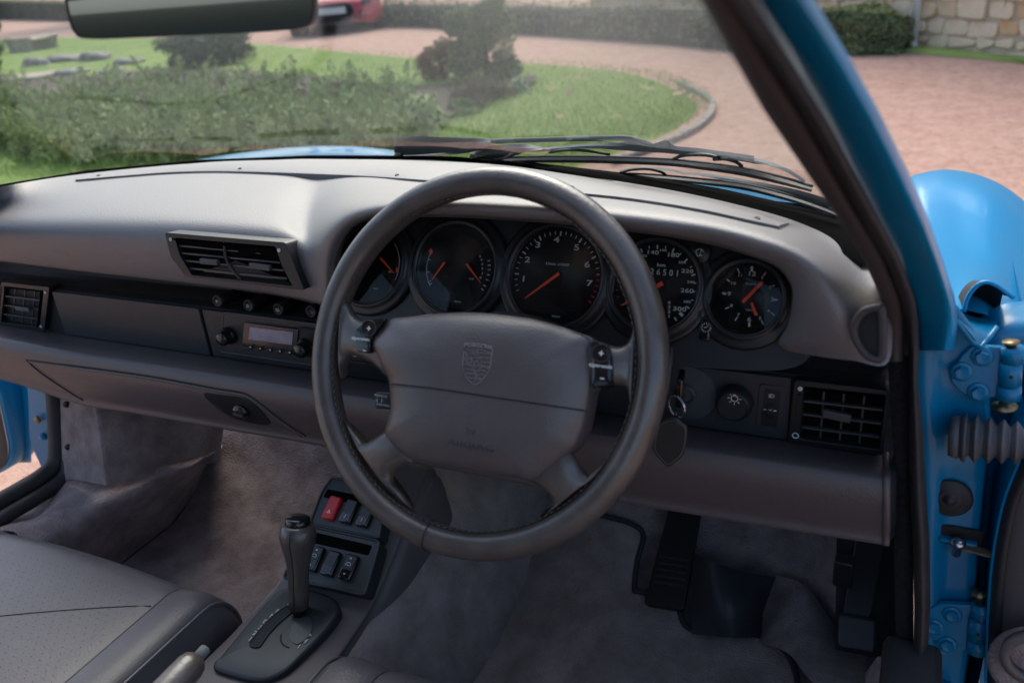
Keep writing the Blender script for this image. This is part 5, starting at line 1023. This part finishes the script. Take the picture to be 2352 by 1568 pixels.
def hedge(base, tops, depth, label, n, size=.022, right=0):
    A = [GR(u, v) for u, v in base]; Hh = [max(.15, WY(u, tv, a.y).z-a.z) for (u, tu), tv, a in zip(base, tops, A)]
    t = thing('hedge', A[len(A)//2], label, 'hedge', 'clipped hedges along the drive')
    back = []
    for i, a in enumerate(A):
        e = (A[min(i+1, len(A)-1)]-A[max(i-1, 0)]); e.z = 0; f = Vector((-e.y, e.x, 0)).normalized()
        if f.y < 0: f = -f
        back.append(f)
    q = .05
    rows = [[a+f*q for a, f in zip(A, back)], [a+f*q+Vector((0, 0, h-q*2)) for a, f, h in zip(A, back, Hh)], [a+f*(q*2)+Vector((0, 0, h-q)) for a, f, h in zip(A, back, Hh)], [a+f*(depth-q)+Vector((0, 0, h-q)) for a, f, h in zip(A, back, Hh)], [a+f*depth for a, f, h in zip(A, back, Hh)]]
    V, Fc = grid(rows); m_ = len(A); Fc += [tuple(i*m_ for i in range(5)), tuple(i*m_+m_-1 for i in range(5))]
    mk('dark_core', V, Fc, m_core, t, smooth=False)  # closed near-black core filling the hedge behind its leaves
    L_ = [(A[i+1]-A[i]).length for i in range(m_-1)]; cum = np.cumsum([0]+L_); P = []; Nn = []; PT = []; NT = []
    for k in range(n):
        d = RNG.uniform(0, cum[-1]); i = min(int(np.searchsorted(cum, d))-1, m_-2); i = max(i, 0); f = (d-cum[i])/L_[i]
        a = A[i].lerp(A[i+1], f); b = back[i].lerp(back[i+1], f); h = Hh[i]*(1-f)+Hh[i+1]*f; w_ = .03*sin(d*3.1)+.02*sin(d*7.7)+.015*sin(d*17)
        edge = min(d, cum[-1]-d); rd = max(0, .15-edge)*.6 if right else 0
        if RNG.random() < .62:
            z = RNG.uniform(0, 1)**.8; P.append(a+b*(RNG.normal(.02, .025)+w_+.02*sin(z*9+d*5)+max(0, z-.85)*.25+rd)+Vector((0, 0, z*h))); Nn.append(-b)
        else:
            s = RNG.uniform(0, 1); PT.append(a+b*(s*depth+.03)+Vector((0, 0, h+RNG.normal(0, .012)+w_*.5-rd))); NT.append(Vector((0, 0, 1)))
    if right:
        e = (A[-1]-A[-2]).normalized()
        for k in range(n//8): P.append(A[-1]+back[-1]*RNG.uniform(0, depth)+e*RNG.normal(.0, .02)+Vector((0, 0, RNG.uniform(0, Hh[-1])))); Nn.append(e)
    leafmesh('hedge_leaves', P, Nn, size, f_hd, t, .55, .7, 'stuff'); leafmesh('clipped_top', PT, NT, size, f_ht, t, .55, .5, 'stuff')  # top uses lighter leaves, brightness of the lit top put into colour
hedge([(-300,40),(40,47),(200,50),(500,54),(863,62),(988,66),(1215,82),(1449,99),(1700,121)], [-8,2,5,3,7,9,14,19,27], .55, 'long low clipped hedge across the drive behind the red car and lawn', 34000, .03)
hedge([(1840,118),(1900,127),(1980,128),(2060,127),(2092,120)], [34,32,34,38,46], .75, 'short clipped hedge end beside the white drainpipe and stone wall', 14000, .02, right=1)
def bush(name, u, v, hw, vt, n, size, mats, label, cat, asp=.45, clumps=22, droop=0, flat=.8, group=None, jit=.8, trunk=True, taper=.0, cs=1.0):
    B = GR(u, v); dpt = (B-C0).dot(fw); k = dpt/F; rx = hw*k; H = (v-vt)*k*1.02; t = thing(name, B, label, cat, group)
    if trunk:
        m_ = [B+Vector((0, 0, -.03)), B+Vector((.02, 0, H*.35)), B+Vector((-.01, .02, H*.75))]; mk('trunk', *tubeg(m_, [rx*.09, rx*.06, rx*.025], 8), m_brk, t)
        for q in range(7): a = q*2.4; h = H*(.2+.08*q); mk('branch', *tubeg([B+Vector((0, 0, h)), B+Vector((cos(a)*rx*.65*(1-taper*h/H), sin(a)*rx*.5, h+H*.12))], [rx*.035, rx*.012], 5), m_brk, t)
    P = []; Nn = []; MI = []
    for c in range(clumps):
        a = RNG.uniform(0, 2*pi); zz = (c+.5)/clumps; r = sqrt(max(0, 1-(2*zz-1)**2))*.68 if taper == 0 else (1-zz*taper)*.62
        cc = np.array([B.x+rx*r*cos(a)*RNG.uniform(.6, 1.1), B.y+rx*flat*r*sin(a), B.z+H*(.10+.80*zz)]); cr_ = rx*RNG.uniform(.26, .42)*cs
        m_ = n//clumps; d = RNG.normal(0, 1, (m_, 3)); d /= np.linalg.norm(d, axis=1)[:, None]; q = RNG.uniform(.35, 1, (m_, 1))**.5
        pp_ = cc+d*cr_*q*np.array([1, 1, min(1, H/rx*.55)]); pp_[:, 2] = np.maximum(pp_[:, 2], B.z+.01); P.append(pp_); Nn.append(d); MI.append(np.where(RNG.random(m_) < .75, c % len(mats), RNG.integers(0, len(mats), m_)))
    P = np.concatenate(P); Nn = np.concatenate(Nn); leafmesh('foliage', P, Nn, size, mats, t, asp, jit, 'stuff', droop, mi=np.concatenate(MI))
    return t
bush('dwarf_conifer', 1118, 200, 118, 12, 10500, .024, f_cn, 'loose dwarf conifer standing in the middle of the lawn bed', 'conifer', .3, 46, taper=.25, cs=.7)
bush('round_shrub', 490, 158, 140, 72, 14000, .022, f_dk, 'dense dark round shrub just below the mirror', 'shrub', .5, 30)
bush('rusty_shrub', 1015, 196, 62, 100, 5000, .018, f_rd, 'rust coloured twiggy shrub left of the dwarf conifer', 'shrub', .3, 16)
bush('heather', 1105, 246, 92, 182, 6000, .014, f_br, 'brownish low heather in front of the dwarf conifer', 'heather', .3, 18)
bush('cushion_plant', 1075, 272, 50, 228, 3500, .014, f_jn, 'low olive cushion plant right of the lime hosta', 'shrub', .35, 12)
bush('cushion_plant', 1170, 226, 45, 192, 3000, .014, f_ht, 'low yellow green cushion plant under the right of the conifer', 'shrub', .35, 12)
bush('heather', 815, 232, 105, 192, 5000, .014, f_br, 'faded brown heather behind the lime hosta', 'heather', .3, 18)
bush('dark_conifer', -8, 195, 50, -90, 9000, .028, f_dk+f_cn, 'tall dark conifer cut by the left edge', 'conifer', .4, 30)
def hosta(u, v, hw, vt, n, mats, label):
    B = GR(u, v); k = (B-C0).dot(fw)/F; R_ = hw*k; H = (v-vt)*k; t = thing('hosta', B, label, 'hosta')
    for i in range(n):
        a = i*2.399; q = sqrt((i+.5)/n); L_ = R_*(.35+.75*q); w_ = R_*.22; e = Vector((cos(a), sin(a), 0)); f = Vector((-sin(a), cos(a), 0)); top = H*(1.05-.6*q*q); V = []
        for s in np.linspace(0, 1, 7):
            wd = w_*sin(pi*min(1, s*.95+.03))**.8; c = B+e*(L_*s)+Vector((0, 0, top*sin(min(1, s*1.35)*pi/2)-H*.45*max(0, s-.55)**1.3*2)); V += [c-f*wd+Vector((0, 0, wd*.35)), c, c+f*wd+Vector((0, 0, wd*.35))]
        mk('leaf', V, [q_ for j in range(6) for q_ in ((j*3, j*3+1, j*3+4, j*3+3), (j*3+1, j*3+2, j*3+5, j*3+4))], mats[i % len(mats)], t)
hosta(972, 305, 66, 222, 46, f_ho, 'lime green hosta clump above the wiper pivots'); hosta(1192, 224, 34, 180, 22, f_bl, 'small blue green hosta beside the heather')
# spreading juniper: one continuous mass
P = []; Nn = []
top = [(-100,185),(0,190),(150,186),(350,152),(450,150),(600,165),(700,172),(800,184),(900,200),(1000,235)]
MI = []
for c in range(1000):
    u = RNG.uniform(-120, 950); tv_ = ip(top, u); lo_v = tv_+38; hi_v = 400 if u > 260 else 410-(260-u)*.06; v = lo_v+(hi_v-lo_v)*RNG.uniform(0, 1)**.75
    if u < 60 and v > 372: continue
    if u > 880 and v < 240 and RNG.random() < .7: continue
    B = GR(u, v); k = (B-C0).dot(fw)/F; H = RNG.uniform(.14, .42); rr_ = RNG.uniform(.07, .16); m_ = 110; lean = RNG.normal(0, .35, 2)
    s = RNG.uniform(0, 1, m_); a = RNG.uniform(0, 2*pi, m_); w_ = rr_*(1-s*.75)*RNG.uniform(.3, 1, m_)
    km = RNG.choice([0, 1, 2], p=[.3, .3, .4]); MI.append(np.where(s > RNG.uniform(.45, .8), 1, np.where(s < .25, 0, km)))  # spray bases darkened for shade in the gaps, tips coloured lighter
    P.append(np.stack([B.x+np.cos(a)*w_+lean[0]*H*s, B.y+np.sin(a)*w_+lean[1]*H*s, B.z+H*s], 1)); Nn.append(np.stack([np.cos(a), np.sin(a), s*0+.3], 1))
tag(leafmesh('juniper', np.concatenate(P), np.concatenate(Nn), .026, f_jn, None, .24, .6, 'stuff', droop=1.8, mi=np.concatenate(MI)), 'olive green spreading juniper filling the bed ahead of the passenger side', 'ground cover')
sb_ = [(-150,180),(150,190),(400,170),(700,190),(960,225),(1100,215),(1215,196),(1232,206),(1150,236),(1085,256),(1040,290),(1000,318),(950,345),(700,360),(400,370),(150,350),(-150,340)]
so_ = cr([GR(u, v)+Vector((0, 0, .0)) for u, v in sb_], 80, True); sc_ = sum(so_, Vector())/80
mk('soil_bed', *grid([[Vector((p.x, p.y, gh(p.x, p.y)+.086)) for p in [sc_+(q-sc_)*s for q in so_]] for s in (1, .8, .5, .2, .01)], closeu=True), m_soil, None, kind='structure')
# rocks
def rock(u, v, hw, hh, m, label, sq=.6, name='rock', seed=0):
    B = GR(u, v); k = (B-C0).dot(fw)/F; bm = bmesh.new(); bmesh.ops.create_icosphere(bm, subdivisions=3, radius=1); rg = random.Random(seed); ph = [rg.uniform(0, 6) for _ in range(6)]
    V = []
    for p in bm.verts:
        c = p.co; d = 1+.16*sin(c.x*3+ph[0])+.13*sin(c.y*4+ph[1])+.10*sin(c.z*5+ph[2])+.06*sin(c.x*9+c.y*7+ph[3]); c = Vector([math.copysign(abs(t)**sq, t) for t in c])*d
        V.append(B+Vector((c.x*hw*k, c.y*hw*k*.7, (c.z*.5+.30)*hh*k)))
    Fc = [tuple(x.index for x in f.verts) for f in bm.faces]; bm.free(); tag(mk(name, V, Fc, m, None, auto=35), label, 'rock', 'rocks in the lawn bed')
m_rk = mat('grey rock', (.17, .155, .14), .9, bump=('n', 9, 1, .05), var=(.36, .32, .28), vs=4); m_rl = mat('pale stone', (.30, .26, .20), .9, bump=('n', 12, .8, .03), var=(.42, .37, .29), vs=5)
rock(75, 122, 50, 40, m_rl, 'pale squared stone block on the far lawn at the left', .35, seed=1)
rock(70, 192, 62, 30, m_rl, 'pale flat boulder lowest at the left beside the dark conifer', .7, seed=2)
for i, (u, v, w_, h_, l) in enumerate([(95,160,42,32,'grey rock nearest the dark conifer'),(160,150,48,30,'long grey rock behind the pale boulder'),(230,148,45,34,'grey rock in the middle of the rockery'),(300,158,42,28,'grey rock left of the round dark shrub'),(165,182,50,28,'low front grey rock among the juniper'),(250,178,44,24,'low grey rock half sunk in juniper')]): rock(u, v, w_, h_, m_rk, l, 1.0, seed=10+i)
# fallen leaves on the lawn
P = [GR(u, v)+Vector((0, 0, .10)) for u, v in [(1525,168),(1310,240),(1265,232),(1495,190),(1330,205),(1555,246),(1420,300),(1290,300),(800,122),(740,118),(1485,232),(1370,165)]]
tag(leafmesh('fallen_leaves', P, [(0, 0, 1)]*len(P), .05, [mat('dead leaf', (.38, .25, .14), .8)], None, .6, .3, 'stuff'), 'scattered tan fallen leaves on the lawn', 'leaves')
# grass tufts over the lawn, real blades
P = []
while len(P) < 60000:
    u, v = RNG.uniform(-150, 1640), RNG.uniform(95, 430); p = GR(u, v)
    # inside the island outline?
    ins = False; j = 159
    for i in range(0, 160, 4):
        a, b = io[i], io[(i+4) % 160]
        if (a.y > p.y) != (b.y > p.y) and p.x < (b.x-a.x)*(p.y-a.y)/(b.y-a.y)+a.x: ins = not ins
    if ins: P.append((p.x, p.y, gh(p.x, p.y)+RNG.uniform(.06, .10)))
tag(leafmesh('grass', P, RNG.normal(0, 1, (len(P), 3))*[1, 1, .1], .018, [fol('grass blade', (.24, .36, .09), (.30, .42, .12)), fol('grass blade two', (.30, .38, .13), (.36, .42, .16))], None, .12, .1, 'stuff', droop=3), 'short green mown grass covering the lawn island', 'grass')
# stone house wall, drainpipes, verge
wa, wb = GR(2120, 113), GR(2352, 138); wd_ = (wb-wa); wd_.z = 0; wd_.normalize(); wnn = Vector((wd_.y, -wd_.x, 0)); wnn = wnn if wnn.y < 0 else -wnn
hw_ = thing('house_wall', wa, 'buff sandstone rubble wall of the house at the top right', 'wall')
z0 = wa.z-.1
mk('mortar_wall', *prismg([wa-wd_*7+Vector((0, 0, -.2)), wa+wd_*9+Vector((0, 0, -.2)), wa+wd_*9+Vector((0, 0, 3)), wa-wd_*7+Vector((0, 0, 3))], wnn, .4), mat('mortar', (.46, .37, .27), .95, bump=('n', 30, .6, .01)), hw_, smooth=False)
m_st = [mat('sandstone %s' % n_, c, .9, bump=('n', 18, .7, .02), var=v_, vs=5) for n_, c, v_ in [('buff', (.46, .33, .19), (.58, .44, .28)), ('cream', (.56, .44, .29), (.66, .54, .38)), ('orange', (.48, .28, .12), (.58, .39, .22)), ('grey', (.38, .30, .22), (.50, .41, .31))]]
z = z0+.02; 
for cidx in range(9):
    hh = random.uniform(.09, .19); x = -5.0 if cidx < 8 else 0
    while x < 4.5:
        wdt = random.uniform(.10, .30); g_ = .006; j = lambda: random.uniform(-.022, .022)
        c4 = [(x+g_+j(), z+g_+j()), (x+wdt-g_+j(), z+g_+j()), (x+wdt-g_+j(), z+hh-g_+j()), (x+g_+j(), z+hh-g_+j())]
        pr = random.uniform(.012, .04); Pq = rrect([wa+wd_*a+wnn*pr+Vector((0, 0, b-wa.z)) for a, b in c4], .035, 3)
        mk('stone', *prismg(Pq, wnn, .06), random.choices(m_st, [4, 6, .7, 1.2])[0], hw_, bevel=.007, seg=1); x += wdt
    z += hh
def pipe(u, v, r, label):
    B = GR(u, v)+wnn*.05; t = thing('drainpipe', B, label, 'drainpipe', 'white pipes on the house'); mk('pipe', *tubeg([B+Vector((0, 0, -.02)), B+Vector((0, 0, 3))], r, 16), mat('white pipe paint', (.72, .72, .74), .5), t); mk('pipe_shoe', *tubeg([B+Vector((0, 0, .0)), B+Vector((0, 0, .05))], r*1.15, 16), mat('pipe shoe', (.6, .6, .62), .5), t)
pipe(2107, 112, .036, 'white drainpipe at the corner where the hedge meets the stone wall')
gw = thing('gate_post', GR(1568, 92), 'far white post rising behind the long hedge', 'post'); B = GR(1568, 62); mk('post', *tubeg([B, B+Vector((0, 0, 3))], .05, 12), mat('white post paint', (.7, .7, .72), .5), gw)
vg = cr([GR(u, v) for u, v in [(2050,118),(2120,126),(2200,134),(2280,140),(2360,150),(2500,170),(2480,150),(2352,138),(2240,126),(2120,112),(2060,108)]], 60, True); vc = sum(vg, Vector())/60
mk('grass_verge', *grid([[Vector((p.x, p.y, gh(p.x, p.y)+h)) for p in [vc+(q-vc)*s for q in vg]] for s, h in [(1, .004), (.85, .03), (.4, .035), (.02, .035)]], closeu=True), m_grs, None, kind='structure')
# distant belt of trees behind the hedge (background and reflections)
tg = []
for i in range(11):
    B = Vector((-26+i*4.6+random.uniform(-1, 1), 24+random.uniform(-2, 3), gh(0, 24))); H = random.uniform(5, 8)
    if i > 8: B = Vector(((1.0, 14.5, .45), (5.5, 13.5, .4))[i-9]); H = 9  # two nearer trees, added to break up the reflection in the wing
    t = thing('background_tree', B, 'tall dark leafy tree standing far beyond the clipped hedge', 'tree', 'trees beyond the hedge')
    mk('trunk', *tubeg([B, B+Vector((.1, 0, H*.5)), B+Vector((0, .2, H*.8))], [.2, .14, .06], 8), m_brk, t)
    n_ = 2600; cl = RNG.normal(0, 1, (16, 3))*[1.1, 1.0, H*.17]+[B.x, B.y, B.z+H*.6]; P = cl[RNG.integers(0, 16, n_)]+RNG.normal(0, .55, (n_, 3)); leafmesh('crown', P, RNG.normal(0, 1, (n_, 3)), .16, f_dk+f_hd, t, .6, .5, 'stuff')
# =================================================================== RED CAR
m_redp = mat('red car paint', (.55, .025, .035), .25, coat=1); m_dkg = mat('dark car glass', (.01, .012, .014), .08, coat=.5); m_tyr = mat('tyre rubber', (.012, .012, .013), .8)
rcB = GR(772, 80); ra = radians(-62); hx = Vector((cos(ra), sin(ra), 0)); sx = Vector((-hx.y, hx.x, 0)); zz = Vector((0, 0, 1)); RS = .92
rc = thing('red_car', rcB, 'low red sports car with pale number plate parked on the drive', 'car')
def RCp(f, s, h): return rcB+(hx*f+sx*s+zz*h)*RS
prof = [(0.02,.60,.20,.30,.42),(-.08,.80,.16,.50,.56),(-.35,.92,.15,.62,.70),(-.9,.96,.15,.72,.80),(-1.5,.95,.15,.74,.92),(-2.1,.95,.15,.76,1.18),(-2.7,.96,.15,.80,1.22),(-3.3,.97,.16,.84,1.10),(-3.9,.95,.18,.82,.92),(-4.35,.86,.25,.75,.80)]
rows = [[RCp(f, w_*s, h) for s, h in [(-.85, lo_), (-1, lo_+.12), (-1, sh*.8), (-.93, sh), (-.62, sh+(tp-sh)*.75), (-.35, tp), (0, tp+.01), (.35, tp), (.62, sh+(tp-sh)*.75), (.93, sh), (1, sh*.8), (1, lo_+.12), (.85, lo_)]] for f, w_, lo_, sh, tp in prof]
V, Fc = loft([[*r] for r in rows], 60, 60); Fc += [tuple(range(60)), tuple(range(59*60, 3600))]; mk('body', V, Fc, m_redp, rc)
mk('windscreen', *prismg([RCp(-1.45, -.6, .94), RCp(-1.45, .6, .94), RCp(-2.05, .5, 1.19), RCp(-2.05, -.5, 1.19)], hx*.5+zz, .02), m_dkg, rc, smooth=False)
mk('grille', *prismg(rrect([RCp(.055, -.34, .52), RCp(.055, .34, .52), RCp(.07, .40, .40), RCp(.06, .28, .22), RCp(.06, -.28, .22), RCp(.07, -.40, .40)], .05, 4), hx, .12), m_mat, rc)
mk('grille_frame', *tubeg(rrect([RCp(.06, -.36, .53), RCp(.06, .36, .53), RCp(.075, .42, .40), RCp(.065, .30, .20), RCp(.065, -.30, .20), RCp(.075, -.42, .40)], .05, 4), .012, 6, True), m_wip, rc)
np_ = mk('number_plate', *boxg(RCp(.085, 0, .42), hx*.006, sx*.24, zz*.055), mat('number plate white', (.62, .64, .64), .4), rc, smooth=False)
for sg in (-1, 1):
    mk('air_intake', *prismg(rrect([RCp(.03, sg*.5, .40), RCp(-.12, sg*.82, .42), RCp(-.12, sg*.80, .24), RCp(.03, sg*.48, .20)], .04, 4), hx+sx*sg*.45, .05), m_mat, rc)
    mk('headlight', *prismg(rrect([RCp(.0, sg*.56, .58), RCp(-.30, sg*.88, .66), RCp(-.16, sg*.86, .50), RCp(.01, sg*.58, .48)], .04, 4), hx+sx*sg*.5+zz*.6, .05), m_dkg, rc)
    for f in (-.75, -3.45):
        wl_ = mk('wheel', *lathe([(.12, .02), (.20, .015), (.325, .0), (.335, -.05), (.335, -.2), (.32, -.24)], RCp(f, sg*.94, .32), sx*sg, 32), m_tyr, rc)
        mk('wheel_rim', *lathe([(.03, .02), (.10, .015), (.215, .004), (.22, -.03)], RCp(f, sg*.955, .32), sx*sg, 20), m_wip, wl_)
